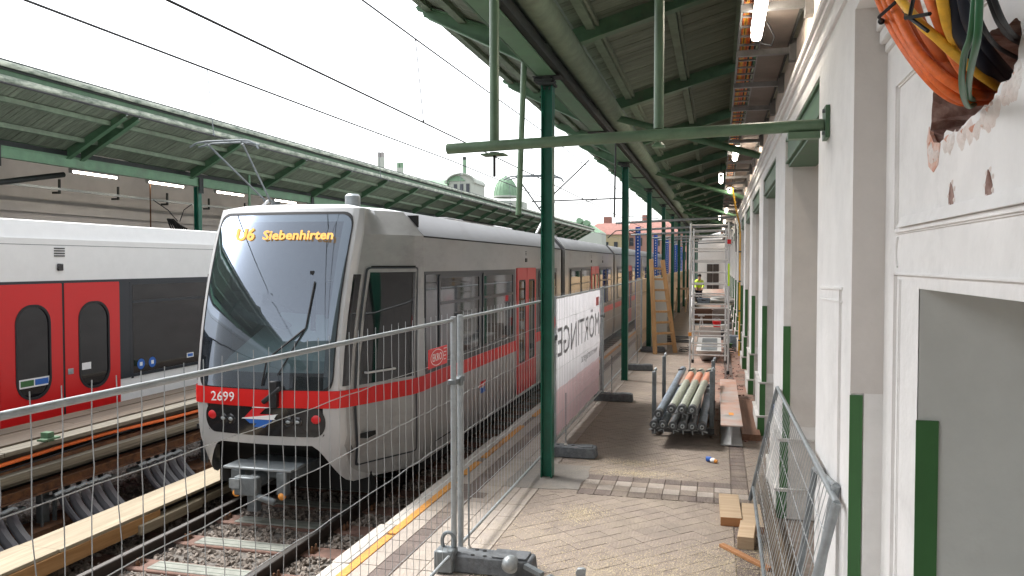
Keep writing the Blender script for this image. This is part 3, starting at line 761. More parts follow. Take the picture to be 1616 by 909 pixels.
# posts (separate things)
pg = 'dark green posts under the right canopy'
t = thing('canopy_post', (PX, POSTS[1], 0), 'nearest green steel post, standing beside the mesh fence', 'post', pg)
def post_mesh(y):
    b = MB(); w, d, tk = .066, .075, .012
    b.box(PX-w, PX-w+tk, y-d, y+d, .0, 4.55).box(PX+w-tk, PX+w, y-d, y+d, .0, 4.55).box(PX-w+tk, PX+w-tk, y-.010, y+.010, 0, 4.55)
    return b
post_mesh(POSTS[1]).build('shaft', 'post', t)
MB().box(PX-.09, PX+.09, POSTS[1]-.11, POSTS[1]+.11, 4.55, 4.575).box(PX-.15, PX+.08, POSTS[1]-.09, POSTS[1]+.09, 4.60, 4.62).box(PX-.05, PX+.05, POSTS[1]-.08, POSTS[1]+.08, 4.575, 4.655).build('head_plate', 'roof_dark', t); HP = bpy.data.objects['head_plate']
bb = MB()
for sy in (-.06, .06):
    for sx in (-.03, .03): bb.tube([(PX+sx, POSTS[1]+sy, 4.50), (PX+sx, POSTS[1]+sy, 4.53)], .012, 6)
for z in (4.3, 4.42): bb.tube([(PX-w_, POSTS[1]-.05, z) for w_ in (.07, .085)], .012, 6)
bb.build('bolt', 'roof_dark', HP)
names = ['second', 'third', 'fourth', 'fifth', 'sixth', 'seventh', 'eighth', 'ninth', 'tenth', 'eleventh', 'twelfth']
labs = {2: 'second green canopy post, to the right of the white banner', 3: 'third green canopy post, behind the wooden ladder', 4: 'fourth green canopy post, just right of the wooden ladder'}
for i, y in enumerate(POSTS):
    if i == 1: continue
    if i == 0: lab = 'green canopy post behind the camera, under the near end of the canopy'
    else: lab = labs.get(i, 'green canopy post, %s in the row from the camera' % names[i-2])
    c = clone(t, None, (0, y-POSTS[1], 0), lab)
# cross pipe fixed to the wall, with two hanging pipes
t = thing('cross_pipe', (.63, 5.1, 3.34), 'long sage green pipe reaching out from the wall to the fence line', 'pipe')
MB().tube([(.60, 5.05, 3.325), (-.3, 5.07, 3.31), (-1.80, 5.17, 3.285)], .036, 14).build('pipe', 'green_pipe', t)
MB().box(.40, .58, 5.02, 5.10, 3.245, 3.285).build('saddle', 'green_pipe', t)
MB().box(.605, .628, 4.98, 5.14, 3.24, 3.43).build('wall_plate', 'green', t)
bb = MB()
for z in (3.27, 3.40): bb.tube([(.59, 5.02, z), (.61, 5.02, z)], .012, 6)
bb.build('bolt', 'galv_d', t)
def hang(name, x, y, z0, z1, r, lab, m='green_pipe', x2=None, y2=None):
    t = thing(name, (x, y, z0), lab, 'pipe', 'vertical pipes hanging from the canopy')
    MB().hollow((x, y, z0), (x2 if x2 is not None else x, y2 if y2 is not None else y, z1), r, r*.82, 16).build('tube', m, t)
    return t
t = hang('hanging_pipe', -1.475, 5.20, 3.30, 4.98, .033, 'left hanging pipe with a flat flange at its foot')
MB().tube([(-1.475, 5.2, 3.255), (-1.475, 5.2, 3.243)], [.035, .045], 12).box(-1.555, -1.395, 5.14, 5.26, 3.232, 3.243).build('flange', 'green_pipe', t)
MB().tube([(-1.475, 5.2, 3.232), (-1.475, 5.2, 3.09)], .010, 8).build('rod', 'black', t)
t = hang('hanging_pipe', -.37, 5.12, 3.355, 5.30, .031, 'right hanging pipe standing on the middle of the cross pipe')
MB().tube([(-.37, 5.12, 3.27), (-.37, 5.12, 3.245)], [.02, .045], 12).box(-.41, -.33, 5.08, 5.16, 3.235, 3.245).build('foot_cap', 'green_pipe', t)
hang('hanging_pipe', -2.235, 8.9, 3.06, 4.80, .034, 'slanting open pipe hanging left of the nearest post', x2=-2.17, y2=8.9)
# tie struts between valley and wall
tg = 'round tie struts between valley girder and wall'
t = MB().tube([(-1.75, 12.9, 4.90), (.62, 12.9, 4.17)], .055, 12).build('tie_strut', 'green', None); tag(t, 'nearest sloping round green strut from girder down to wall', 'strut', tg)
for k, y in enumerate((20.9, 29.0, 37.0)):
    c = clone(t, None, (0, y-12.9, 0), 'sloping round green strut from girder to wall, %s from the camera' % ('second', 'third', 'fourth')[k])
t = MB().tube([(-1.72, 13.8, 5.2), (-1.75, 13.8, 3.3)], .016, 8).build('thin_rod', 'roof_dark', None); tag(t, 'thin dark rod hanging below the canopy between first and second posts', 'rod')

# ============================================================ LEFT CANOPY
LP = -13.2
lc = thing('platform_canopy', (LP, 18, 4.36), 'long weathered green canopy over the far left platform', 'canopy')
LY0, LY1 = -33, 76
LPOSTS = [y for y in (-.2, 5.9, 12.0, 18.07, 23.95, 29.9, 35.9, 41.9, 47.9, 53.9, 59.9, 65.9, 71.9)]
def zo(x): return 4.68 + .50*(x - LP)        # towards the track
def zi(x): return 4.68 + .28*(LP - x)
MB().box(LP+.06, LP+.08, LY0, LY1, 4.535, 4.71).box(LP-.02, LP+.10, LY0, LY1, 4.512, 4.533).box(LP-.02, LP+.10, LY0, LY1, 4.712, 4.735).build('girder', 'green_l', lc)
MB().box(LP-.25, LP-.05, LY0, LY1, 4.62, 4.86).build('valley_gutter', 'roof_dark', lc)
LE = -11.63
def lbr(y):
    xa, xb = LP+.06, LE-.05; za, zb_ = zo(xa)+.02, zo(xb)+.03; b = MB()
    b.prism([(xa, za-.05), (xa, za+.20), (xb, zb_+.14), (xb+.04, zb_+.10), (xb, zb_+.04), (xb-.05, zb_)], 'y', y-.012, y+.012)
    b.hexa([(xa, y-.06, za-.065), (xb-.02, y-.06, zb_-.015), (xb-.02, y+.06, zb_-.015), (xa, y+.06, za-.065)], [(xa, y-.06, za-.05), (xb-.02, y-.06, zb_), (xb-.02, y+.06, zb_), (xa, y+.06, za-.05)])
    return b
LR = [13.73, 14.09, 17.71, 21.0, 23.95, 26.9, 29.95, 33.0, 35.95, 39.0, 42, 45, 48, 51, 54, 57, 60, 63, 66, 69, 72, 75]
LR = [-6, -2, 2, 6, 10] + LR
lb = lbr(LR[5]).build('outer_bracket', 'green', lc)
hook = MB().tube([(LE-.02, LR[5], 5.60), (LE+.02, LR[5]-.02, 5.53), (LE-.01, LR[5]-.05, 5.50)], .012, 6).build('gutter_hook', 'galv', lc)
for y in LR:
    if y != LR[5]:
        shift(lb, lc, (0, y-LR[5], 0)); shift(hook, lc, (0, y-LR[5], 0))
li = MB().hexa([(LP-.1, 17.6, zi(LP-.1)), (-16.2, 17.6, zi(-16.2)), (-16.2, 17.72, zi(-16.2)), (LP-.1, 17.72, zi(LP-.1))], [(LP-.1, 17.6, zi(LP-.1)+.2), (-16.2, 17.6, zi(-16.2)+.2), (-16.2, 17.72, zi(-16.2)+.2), (LP-.1, 17.72, zi(LP-.1)+.2)]).build('rafter', 'green', lc)
for y in LR:
    if abs(y-17.71) > .1: shift(li, lc, (0, y-17.71, 0))
for x in (-12.75, -12.1): 
    z = zo(x)+.185; MB().box(x-.05, x+.05, LY0, LY1, z-.09, z).build('purlin', 'purlin', lc)
w = .135
def lboard(y):
    xa, xb = LP, LE+.02; za, zb_ = zo(xa)+.19, zo(xb)+.19
    return ([(xa, y+.004, za), (xb, y+.004, zb_), (xb, y+w-.004, zb_), (xa, y+w-.004, za)], [(xa, y+.004, za+.02), (xb, y+.004, zb_+.02), (xb, y+w-.004, zb_+.02), (xa, y+w-.004, za+.02)])
p = MB().hexa(*lboard(9.0)).build('eave_board', 'board', lc, smooth=False)
for i in range(1, 170): shift(p, lc, (0, i*w, rng.uniform(-.003, .005)))
r2 = MB()
for i in range(int((LY1-9-170*w)/w)): r2.hexa(*lboard(9+(170+i)*w))
for i in range(int((9-LY0)/w)): r2.hexa(*lboard(9-(i+1)*w))
tag(r2.build('eave_board', 'board', lc, smooth=False, fix=False), kind='stuff')
b = MB(); b.hexa([(LP, LY0, zi(LP)+.2), (-16.6, LY0, zi(-16.6)+.2), (-16.6, LY1, zi(-16.6)+.2), (LP, LY1, zi(LP)+.2)], [(LP, LY0, zi(LP)+.23), (-16.6, LY0, zi(-16.6)+.23), (-16.6, LY1, zi(-16.6)+.23), (LP, LY1, zi(LP)+.23)])
b.hexa([(LP, LY0, zo(LP)+.212), (LE+.05, LY0, zo(LE+.05)+.212), (LE+.05, LY1, zo(LE+.05)+.212), (LP, LY1, zo(LP)+.212)], [(LP, LY0, zo(LP)+.24), (LE+.05, LY0, zo(LE+.05)+.24), (LE+.05, LY1, zo(LE+.05)+.24), (LP, LY1, zo(LP)+.24)])
b.build('roofing', 'roofing', lc)
# eaves: lower gutter roll, upper gutter roll, dark gap
MB().tube([(LE+.06, LY0, 5.60), (LE+.06, LY1, 5.60)], .055, 12).build('lower_gutter', 'gutter', lc)
MB().box(LE+.02, LE+.06, LY0, LY1, 5.64, 5.80).build('fascia', 'green', lc)
MB().tube([(LE+.15, LY0, 5.82), (LE+.15, LY1, 5.82)], .05, 12).build('upper_gutter', 'gutter', lc)
MB().box(LE-.3, LE+.16, LY0, LY1, 5.875, 5.895).box(LE+.06, LE+.10, LY0, LY1, 5.74, 5.875).build('roof_edge', 'roof_dark', lc)
# left posts
t = thing('canopy_post', (LP, 18.07, 0), 'nearest green post of the left canopy, above the white train', 'post', 'green posts under the left canopy')
MB().box(LP-.07, LP-.055, 18.0, 18.14, 0, 4.51).box(LP+.055, LP+.07, 18.0, 18.14, 0, 4.51).box(LP-.055, LP+.055, 18.062, 18.078, 0, 4.51).build('shaft', 'post', t)
MB().box(LP+.105, LP+.115, 17.98, 18.16, 4.34, 4.74).box(LP+.115, LP+.125, 18.0, 18.03, 4.38, 4.72).box(LP+.115, LP+.125, 18.1, 18.13, 4.38, 4.72).build('splice_plate', 'roof_dark', t)
nm = ['behind the near train nose', 'third along', 'fourth along', 'fifth along', 'sixth along', 'seventh along', 'eighth along', 'ninth along', 'tenth along']
for i, y in enumerate(LPOSTS):
    if y == 18.07: continue
    if y < 18: lab = ['green left-platform post far outside the picture to the left', 'green left-platform post outside the picture to the left', 'green left-platform post hidden behind the red doors'][i]
    else: lab = 'green post of the left canopy, %s the far platform' % nm[i-4]
    clone(t, None, (0, y-18.07, 0), lab)
t = MB().tube([(-12.6, 19.5, 2.9), (-12.6, 19.5, 4.95)], .035, 10).build('drain_pipe', 'green_l', None); tag(t, 'thin pale green vertical pipe in front of the left girder', 'pipe')
# left wall
lw = thing('station_wall', (-16.3, 30, 0), 'long taupe back wall of the left platform behind the trains', 'wall')
MB().box(-16.6, -16.3, LY0, LY1, 0, 5.6).build('wall_face', 'wall_l', lw)
for z in (3.10, 3.40, 3.72):
    MB().box(-16.3, -16.285, LY0, LY1, z-.012, z+.012).build('groove_moulding', 'wall_l', lw)
MB().box(-16.3, -16.25, -10, 17.2, 3.02, 3.16).build('green_door_head', 'green', lw)
MB().box(-16.3, -16.2, LY0, LY1, 3.76, 4.0).build('string_course', 'wall_l', lw)
# conduit, tray and lamps on the left wall
ct = thing('cable_tray', (-15.5, 18, 4.30), 'perforated cable tray along the left platform wall', 'cable tray')
MB().box(-15.52, -15.48, 13.0, 60, 4.28, 4.34).build('tray_rail', 'galv', ct)
for i in range(22):
    y = 14.0 + i*1.95
    MB().box(-15.55, -15.50, y-.02, y+.02, 4.2, 4.55).box(-15.72, -15.55, y-.03, y+.03, 4.2, 4.25).build('tray_bracket', 'roof_dark', ct)
t = thing('coiled_cable', (-15.4, 20.2, 3.5), 'coiled black cable hanging from the tray on the left wall', 'cable')
for k in range(6): MB().tube([(-15.44, 20.0+.08*k, 3.75-.03*k), (-15.40, 20.1+.09*k, 3.55), (-15.44, 20.0+.10*k, 3.38), (-15.48, 19.9+.1*k, 3.6), (-15.45, 19.75+.05*k, 3.8)], .022, 6).build('loop', 'bl_c', t)
MB().tube([(-15.45, 20.2, 3.75), (-15.46, 19.8, 4.05), (-15.48, 19.2, 4.3)], .014, 6).tube([(-15.45, 20.3, 3.75), (-15.46, 20.5, 4.1), (-15.48, 20.9, 4.3)], .014, 6).build('feed_cable', 'nv_c', t)
def tube_lamp(x, y, z, lab, L=1.5, group='lit fluorescent tubes along the left platform', r=.022, first=[None]):
    t = thing('tube_lamp', (x, y, z), lab, 'lamp', group)
    MB().tube([(x, y-L/2+.05, z), (x, y+L/2-.05, z)], r, 10).build('tube', 'tube', t)
    MB().box(x-.045, x+.045, y-L/2, y+L/2, z+r+.006, z+.075).box(x-.035, x+.035, y-L/2, y-L/2+.05, z-.03, z+.035).box(x-.035, x+.035, y+L/2-.05, y+L/2, z-.03, z+.035).build('housing', 'lampbody', t)
    MB().tube([(x, y-L*.3, z+.07), (x, y-L*.3, z+.30)], .008, 6).tube([(x, y+L*.3, z+.07), (x, y+L*.3, z+.30)], .008, 6).build('hanger', 'roof_dark', t)
    return t
lt = tube_lamp(-14.5, 15.96, 4.63, 'leftmost lit fluorescent tube, above the red doors')
for i, y in enumerate((18.5, 21.4, 24.6, 27.7, 30.8, 33.9, 37)):
    clone(lt, None, (0, y-15.96, .01), ['lit tube second from the left, beside the first post', 'lit tube left of the pale green pipe and pantograph', 'lit tube partly behind the pantograph arm', 'lit tube left of the roof cylinder', 'lit tube far along the left platform behind the train', 'lit tube sixth along the left platform', 'lit tube seventh along the left platform'][i])
clone(lt, None, (0, 12.5-15.96, .0), 'lit tube cut off by the left picture edge')
t = MB().tube([(-14.0, 10.0, 3.55), (-13.9, 14.4, 4.45)], .06, 10).build('diagonal_brace', 'roof_dark', None); tag(t, 'dark diagonal brace under the left girder at the picture edge', 'brace')
t = MB().tube([(-14.6, 18.0, 2.2), (-14.6, 18.0, 4.6)], .018, 6).build('thin_rod', 'rust', None); tag(t, 'thin rusty rod hanging beside the first left post', 'rod')

# ============================================================ OVERHEAD LINE
ol = thing('overhead_line', (TX, 20, 4.9), 'contact wire and messenger wire above the near track', 'overhead line')
def wirepts(x, ya, yb, za, n, sag): return [(x, ya+(yb-ya)*i/n, za - sag*math.sin(math.pi*i/n)) for i in range(n+1)]
MB().tube(wirepts(TX, -10, 110, 4.90, 2, 0), .014, 6).build('contact_wire', 'black', ol)
MB().tube(wirepts(TX, -10, 22.7, 6.28, 10, .08)+wirepts(TX, 22.7, 60, 6.28, 10, .1)[1:]+wirepts(TX, 60, 110, 6.28, 6, .1)[1:], .014, 6).build('messenger_wire', 'black', ol)
for y in (5.2, 12.6, 20.9, 29, 37, 45): MB().tube([(TX, y-.2, 6.2), (TX, y+.15, 4.91)], .009, 5).ball((TX, y+.15, 4.925), .022, 6, 4).ball((TX, y-.2, 6.2), .018, 6, 4).build('dropper', 'black', ol)
o2 = thing('overhead_line', (LTX, 20, 5.2), 'contact wire and messenger wire above the far left track', 'overhead line')
MB().tube(wirepts(LTX, -10, 110, 5.18, 2, 0), .016, 6).build('contact_wire', 'black', o2)
MB().tube(wirepts(LTX, -10, 30, 6.58, 8, .06)+wirepts(LTX, 30, 70, 6.58, 8, .1)[1:], .022, 6).build('messenger_wire', 'black', o2)
for y in (6.5, 14.4, 22.9, 31, 39): MB().tube([(LTX, y, 6.55), (LTX, y+.2, 5.19)], .011, 5).ball((LTX, y+.2, 5.2), .03, 6, 4).build('dropper', 'galv_d', o2)
t = thing('catenary_bracket', (-3.6, 22.7, 5.48), 'tubular catenary bracket reaching from the canopy edge over the near track', 'bracket')
MB().tube([(-3.60, 22.7, 5.48), (-5.1, 22.7, 4.10)], .022, 8).build('diagonal_tube', 'black', t)
MB().tube([(-2.6, 22.7, 4.36), (-5.3, 22.7, 4.32)], .020, 8).build('registration_tube', 'black', t)
MB().tube([(-3.4, 22.7, 4.34), (-3.9, 22.7, 4.24), (-4.3, 22.7, 4.22)], .010, 6).tube([(-3.4, 22.7, 4.35), (-3.4, 22.7, 4.46)], .012, 6).tube([(-4.7, 22.7, 4.33), (-4.7, 22.7, 4.45)], .01, 6).build('steady_arm', 'black', t)
t = thing('catenary_mast', (-6.9, 62.1, -.5), 'green mast between the tracks in the distance', 'mast')
MB().box(-7.0, -6.8, 62, 62.2, -.5, 6.6).build('mast', 'post', t); MB().beam((-6.9, 62.1, 6.2), (-3.9, 62.1, 5.9), .05, .05).build('arm', 'galv_d', t)

# ============================================================ TRAINS
HW = 1.35
def train_profile(cx, hw=HW, zb=.03, z1=2.84, z2=3.14, z3=3.19):
    return [(cx-hw+.03, zb), (cx+hw-.03, zb), (cx+hw, zb+.35), (cx+hw, z1), (cx+hw-.27, z2), (cx+hw-.55, z3), (cx-hw+.55, z3), (cx-hw+.27, z2), (cx-hw, z1), (cx-hw, zb+.35)]
def car_body(t, cx, ya, yb, m_side, m_roof, name='car_body'):
    p = train_profile(cx); n = len(p)
    b = MB().prism([p[i] for i in (0, 1, 2, 3, 8, 9)], 'y', ya, yb); b.build(name, m_side, t)
    q = [p[i] for i in (3, 4, 5, 6, 7, 8)]
    MB().prism([(x, z + (.0 if k not in (0, 5) else .004)) for k, (x, z) in enumerate(q)], 'y', ya, yb).build('roof', m_roof, t)
    s = cx + HW
    MB().box(s-.012, s+.006, ya+.01, yb-.01, 2.825, 2.84).build('roof_seam', 'void', t)
def rrect(y0, y1, z0, z1, r, n=5):
    pts = []
    for cy, cz, a0 in ((y1-r, z0+r, -90), (y1-r, z1-r, 0), (y0+r, z1-r, 90), (y0+r, z0+r, 180)):
        for k in range(n+1):
            a = R(a0 + 90*k/n); pts.append((cy + r*math.cos(a), cz + r*math.sin(a)))
    return pts
def dense(pts, k=10):
    out = []
    for i in range(len(pts)):
        a, c = pts[i], pts[(i+1) % len(pts)]; n = k if math.hypot(a[0]-c[0], a[1]-c[1]) > .25 else 1
        out += [(a[0]+(c[0]-a[0])*j/n, a[1]+(c[1]-a[1])*j/n) for j in range(n)]
    return out
def plate(b, pts, x0, x1):  # outline in (y,z), thickness in x
    return b.prism(pts, 'x', x0, x1)
def ring(b, outer, inner, x0, x1):
    n = len(outer); vs = [(x0, *p) for p in outer] + [(x0, *p) for p in inner] + [(x1, *p) for p in outer] + [(x1, *p) for p in inner]
    fs = []
    for i in range(n):
        j = (i+1) % n
        fs += [(i, j, n+j, n+i), (2*n+i, 3*n+i, 3*n+j, 2*n+j), (i, 2*n+i, 2*n+j, j), (n+i, n+j, 3*n+j, 3*n+i)]
    return b.add(vs, fs)
def window(t, s, ya, yb, za=1.16, zb=2.36, hopper=True, frame='dkframe'):
    # s: x of the outside skin; glass sits in a dark frame
    b = MB(); ring(b, rrect(ya, yb, za, zb, .05, 3), rrect(ya+.05, yb-.05, za+.05, zb-.05, .03, 3), s, s+.014)
    if hopper: b.box(s+.002, s+.018, ya+.05, yb-.05, zb-.40, zb-.36)
    f = b.build('window_frame', frame, t)
    MB().box(s+.001, s+.006, ya+.04, yb-.04, za+.04, zb-.04).build('pane', 'glass', f)
def double_door(t, s, ya, yb, za=.12, zb=2.42, oval=False):
    ym = (ya+yb)/2
    for a, c in ((ya, ym-.012), (ym+.012, yb)):
        b = MB(); o = rrect(a, c, za, zb, .02, 8)
        if oval: i_ = rrect(a+.13, c-.13, za+.62, zb-.30, .20, 8)
        else: i_ = rrect(a+.12, c-.12, za+.55, zb-.22, .06, 8)
        ring(b, o, i_, s, s+.022); D = b.build('door', 'red_door', t)
        b = MB(); ring(b, i_, [(p[0]*.94+(a+c)/2*.06, p[1]*.97+(za+zb)/2*.03) for p in i_], s+.01, s+.026); b.build('door_gasket', 'black', D)
        plate(MB(), i_, s+.004, s+.012).build('door_glass', 'glass', D)
    MB().box(s+.002, s+.018, ym-.012, ym+.012, za, zb).build('door_seal', 'black', t)

nt_ = thing('metro_train', (TX, 8, -.35), 'silver articulated metro train with red waist stripe arriving beside the platform', 'train')
T = nt_
S_ = TX + HW
cars = [(9.2, 18.05), (18.55, 27.5), (28.0, 37.6), (38.1, 47.0), (47.5, 57)]
for a, c in cars: car_body(T, TX, a, c, 'silver_shaded', 'silver_roof')
for (a, c) in [(18.05, 18.55), (27.5, 28.0), (37.6, 38.1), (47.0, 47.5)]:
    b = MB(); n = 6
    for k in range(n):
        y = a + (c-a)*k/n; q = .06 if k % 2 else .10
        b.prism([(TX-HW+q, .2), (TX+HW-q, .2), (TX+HW-q, 2.82), (TX+HW-.27-q, 3.1-q*.3), (TX-HW+.27+q, 3.1-q*.3), (TX-HW+q, 2.82)], 'y', y, y+(c-a)/n*.92)
    b.build('gangway_bellows', 'black', T, smooth=False)
    MB().box(TX+HW-.03, TX+HW+.004, a-.05, a-.01, .1, 2.84).box(TX+HW-.03, TX+HW+.004, c+.01, c+.05, .1, 2.84).hexa([(TX+HW+.003, c+.01, 2.84), (TX+HW+.003, c+.06, 2.84), (TX+HW-.26, c+.06, 3.15), (TX+HW-.26, c+.01, 3.15)], [(TX+HW+.01, c+.01, 2.86), (TX+HW+.01, c+.06, 2.86), (TX+HW-.25, c+.06, 3.17), (TX+HW-.25, c+.01, 3.17)]).build('end_frame', 'silver', T)
# underframe
MB().box(TX-1.2, TX+1.2, 9.4, 57, -.15, .05).build('underframe', 'void', T)
for y in (10.6, 12.4, 17.6, 19.2, 27, 28.6):
    for sx in (-.75, .75):
        MB().tube([(TX+sx-.06, y, -.05), (TX+sx+.06, y, -.05)], .30, 20).build('wheel', 'rail', T)
# dark window band + windows + doors
def band(ya, yb): MB().box(S_, S_+.004, ya, yb, 1.12, 2.40).build('window_band', 'dkframe', T)
band(9.22, 13.74); window(T, S_+.004, 9.72, 11.55, 1.2, 2.36); window(T, S_+.004, 11.72, 13.6, 1.2, 2.36)
MB().box(S_+.0045, S_+.010, 9.25, 9.66, 1.16, 2.36).build('mirror_panel', 'glass', T)
double_door(T, S_, 13.85, 15.35); band(15.45, 17.6); window(T, S_+.004, 15.7, 17.4, 1.2, 2.36)
for (base, L) in ((18.55, 9), (28.0, 9.6), (38.1, 8.9), (47.5, 9.5)):
    band(base+.5, base+3.9); window(T, S_+.004, base+.7, base+2.2, 1.2, 2.36); window(T, S_+.004, base+2.3, base+3.8, 1.2, 2.36)
    double_door(T, S_, base+4.0, base+5.4); band(base+5.5, base+8.5); window(T, S_+.004, base+5.7, base+7.0, 1.2, 2.36); window(T, S_+.004, base+7.1, base+8.4, 1.2, 2.36)
# waist stripe on the side
for a, c in [(9.2, 13.84), (15.36, 18.05), (18.55, 22.5), (23.98, 27.5), (28.0, 31.98), (33.4, 37.6), (38.1, 47), (47.5, 57)]:
    MB().box(S_, S_+.003, a, c, .925, 1.115).build('waist_stripe', 'red', T)
# seams, hatches, grab marks on the side
MB().box(S_, S_+.004, 9.6, 10.3, .20, .212).box(S_, S_+.004, 10.4, 10.75, .05, .22).build('access_hatch', 'void', T)
for y in (14.6, 22.6, 24.9, 30.5): 
    MB().box(S_, S_+.012, y-.06, y+.06, 2.53, 2.60).build('door_sensor', 'black', T)
    MB().box(S_, S_+.006, y-.05, y+.05, 2.66, 2.67).box(S_, S_+.006, y-.05, y+.05, 2.69, 2.70).box(S_, S_+.006, y-.05, y+.05, 2.72, 2.73).build('vent_slot', 'black', T)
# small emblem on the side
MB().prism([(11.55, .60), (11.85, .60), (11.90, .68), (11.60, .68)], 'x', S_, S_+.003).build('emblem_red', 'red', T)
MB().prism([(11.62, .50), (11.88, .50), (11.84, .585), (11.55, .585)], 'x', S_, S_+.003).build('emblem_blue', 'bluep', T)
text('emblem_mark', 'U', .10, 'white', T, (S_+.004, 11.72, .60), (0, 1, 0), (0, 0, 1))
# roof equipment
MB().tube([(-5.10, 10.5, 3.18), (-5.10, 10.5, 3.47)], .11, 18).tube([(-5.10, 10.5, 3.47), (-5.10, 10.5, 3.50)], [.11, .08], 18).build('roof_horn', 'galv', T)
MB().tube([(-5.8, 9.6, 3.22), (-5.8, 9.6, 3.34)], .06, 10).tube([(-5.62, 9.8, 3.30), (-5.3, 12, 3.30), (-5.3, 16, 3.30)], .02, 6).tube([(-4.6, 12.5, 3.26), (-4.6, 17, 3.26)], .03, 6).build('roof_cable', 'galv_d', T)
MB().box(-5.5, -4.3, 12.3, 16.6, 3.19, 3.26).build('roof_box', 'silver', T, bevel=.02)
MB().box(-5.5, -4.3, 13.2, 15.2, 3.262, 3.28).build('roof_grille', 'void', T)

# ---- nose
YE = 9.2
def yf(z): return 7.80 + (.55*(max(0, z-1.0)/2.15)**1.7 if z > 1 else .20*(1-z)**2)
def hf(z): return .80 + (.0 if z > .5 else -.10*(.5-z)/.5) + (.03*(z-1)/2 if z > 1 else 0)
def hwm(z): return HW - (.27*(z-2.84)/.30 if z > 2.84 else 0) - (.03*(.38-z)/.35 if z < .38 else 0)
def S(t, z, off=0.0):
    """point on the nose surface: t in -2..2 runs from one side round the front to the other"""
    s = 1 if t >= 0 else -1; a = abs(t)
    def raw(a):
        f = yf(z); h = hf(z)
        if a <= 1: return (h*a, f - .10 + .10*a*a)
        ch = max(0, z-2.84)/.3; P = [(h, f), (h+.075-.01*ch, f+.028), (h+.125-.03*ch, f+.085), (h+.16-.07*ch, f+.17), (h+.28 - (.24*(z-2.84)/.3 if z > 2.84 else 0), f+.45), (hwm(z)-.045, (f+.45)*.35+YE*.65), (hwm(z), YE)]
        k = (a-1)*(len(P)-1); i = min(int(k), len(P)-2); u = k-i
        return (P[i][0]+(P[i+1][0]-P[i][0])*u, P[i][1]+(P[i+1][1]-P[i][1])*u)
    x, y = raw(a)
    if off:
        e = .02; x2, y2 = raw(min(2, a+e)); x1, y1 = raw(max(0, a-e)) if a > e else (-raw(e)[0], raw(e)[1])
        dx, dy = x2-x1, y2-y1; L = math.hypot(dx, dy) or 1
        x += dy/L*off; y += -dx/L*off
    return (TX + s*x, y, z)
ts = [-2, -1.92, -1.83, -1.75, -1.667, -1.6, -1.5, -1.42, -1.333, -1.25, -1.167, -1.08, -1, -.9, -.75, -.6, -.45, -.3, -.15, 0]
ts = ts + [-t for t in ts[:-1]][::-1]
def grid(tsl, zsl, off=0.0, name='x', m='silver', tf=None, parent=T, smooth=True):
    b = MB(); vs = []; n = len(tsl)
    for z in zsl:
        for t in tsl: vs.append(S(tf(t, z) if tf else t, z, off))
    fs = [(j*n+i, j*n+i+1, (j+1)*n+i+1, (j+1)*n+i) for j in range(len(zsl)-1) for i in range(n-1)]
    b.add(vs, fs)
    return b.build(name, m, parent, fix=False, smooth=smooth)
def pinterp(z, tab):
    for (a, va), (c, vc) in zip(tab, tab[1:]):
        if a <= z <= c: return va + (vc-va)*(z-a)/(c-a)
    return tab[-1][1] if z > tab[-1][0] else tab[0][1]
# main shell: below the windscreen frame (z .5-.92), corners and frame around the screen
bz = [.50, .56, .62, .7, .8, .92]
W1 = .90                                        # |t| edge of screen and lamp panel
def sidecols(lo): return [lo + (2-lo)*k/22 for k in range(23)]
ZALL = [.03, .08, .15, .22, .3, .38, .45, .5, .56, .62, .7, .8, .92, 1.02, 1.115, 1.25, 1.4, 1.6, 1.8, 2.0, 2.2, 2.4, 2.6, 2.75, 2.84, 2.92, 3.0, 3.06, 3.10, 3.14]
lowtab = [(.03, 1.52), (.08, 1.36), (.15, 1.20), (.22, 1.08), (.3, .97), (.38, .89), (.45, .81), (.5, .72)]
for sg, nm_, ra, rb_, mm, zs_all in [(s_, n_, a__, c__, m_, z_) for (s_, n_, a__, c__, m_) in ((1, 'pillar', 0, 27, 'silver'), (-1, 'pillar', 0, 27, 'silver'), (1, 'side', 26, 61, 'silver_shaded'), (-1, 'side', 26, 61, 'silver_shaded')) for z_ in (ZALL[:25], ZALL[24:])]:  # nose sides use the shade-darkened silver, pillars the plain one
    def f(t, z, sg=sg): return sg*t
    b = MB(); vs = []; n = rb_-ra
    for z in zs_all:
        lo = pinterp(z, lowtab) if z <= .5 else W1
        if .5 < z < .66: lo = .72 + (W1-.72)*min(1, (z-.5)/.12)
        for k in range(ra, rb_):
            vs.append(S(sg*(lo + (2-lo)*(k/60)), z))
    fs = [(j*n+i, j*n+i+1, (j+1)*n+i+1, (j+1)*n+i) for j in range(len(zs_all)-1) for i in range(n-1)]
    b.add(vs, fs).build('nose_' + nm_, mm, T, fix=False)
fcols = [W1*k/10 for k in range(-10, 11)]
b = MB(); vs = []; zz = [.5, .53, .56, .60, .64, .70]
for z in zz:
    w = .72 + (W1-.72)*min(1, max(0, (z-.5)/.12))
    for k in range(-10, 11): vs.append(S(w*k/10, z))
b.add(vs, [(j*21+i, j*21+i+1, (j+1)*21+i+1, (j+1)*21+i) for j in range(5) for i in range(20)]).build('front_apron', 'silver', T, fix=False)
grid(fcols, [2.98, 3.02, 3.06, 3.10, 3.14], 0, 'brow', 'silver')
# roof cap of nose
b = MB(); top = [S(t, 3.14) for t in ts]; inner = []
for t in ts:
    p = S(t, 3.14); s = 1 if p[0] > TX else -1; d = p[0]-TX
    inner.append((TX + d*.74, min(YE, p[1] + .10), 3.19))
b.add(top + inner, [(i, i+1, len(ts)+i+1, len(ts)+i) for i in range(len(ts)-1)] + [tuple(range(len(ts), 2*len(ts)))])
b.build('nose_roof', 'silver', T)
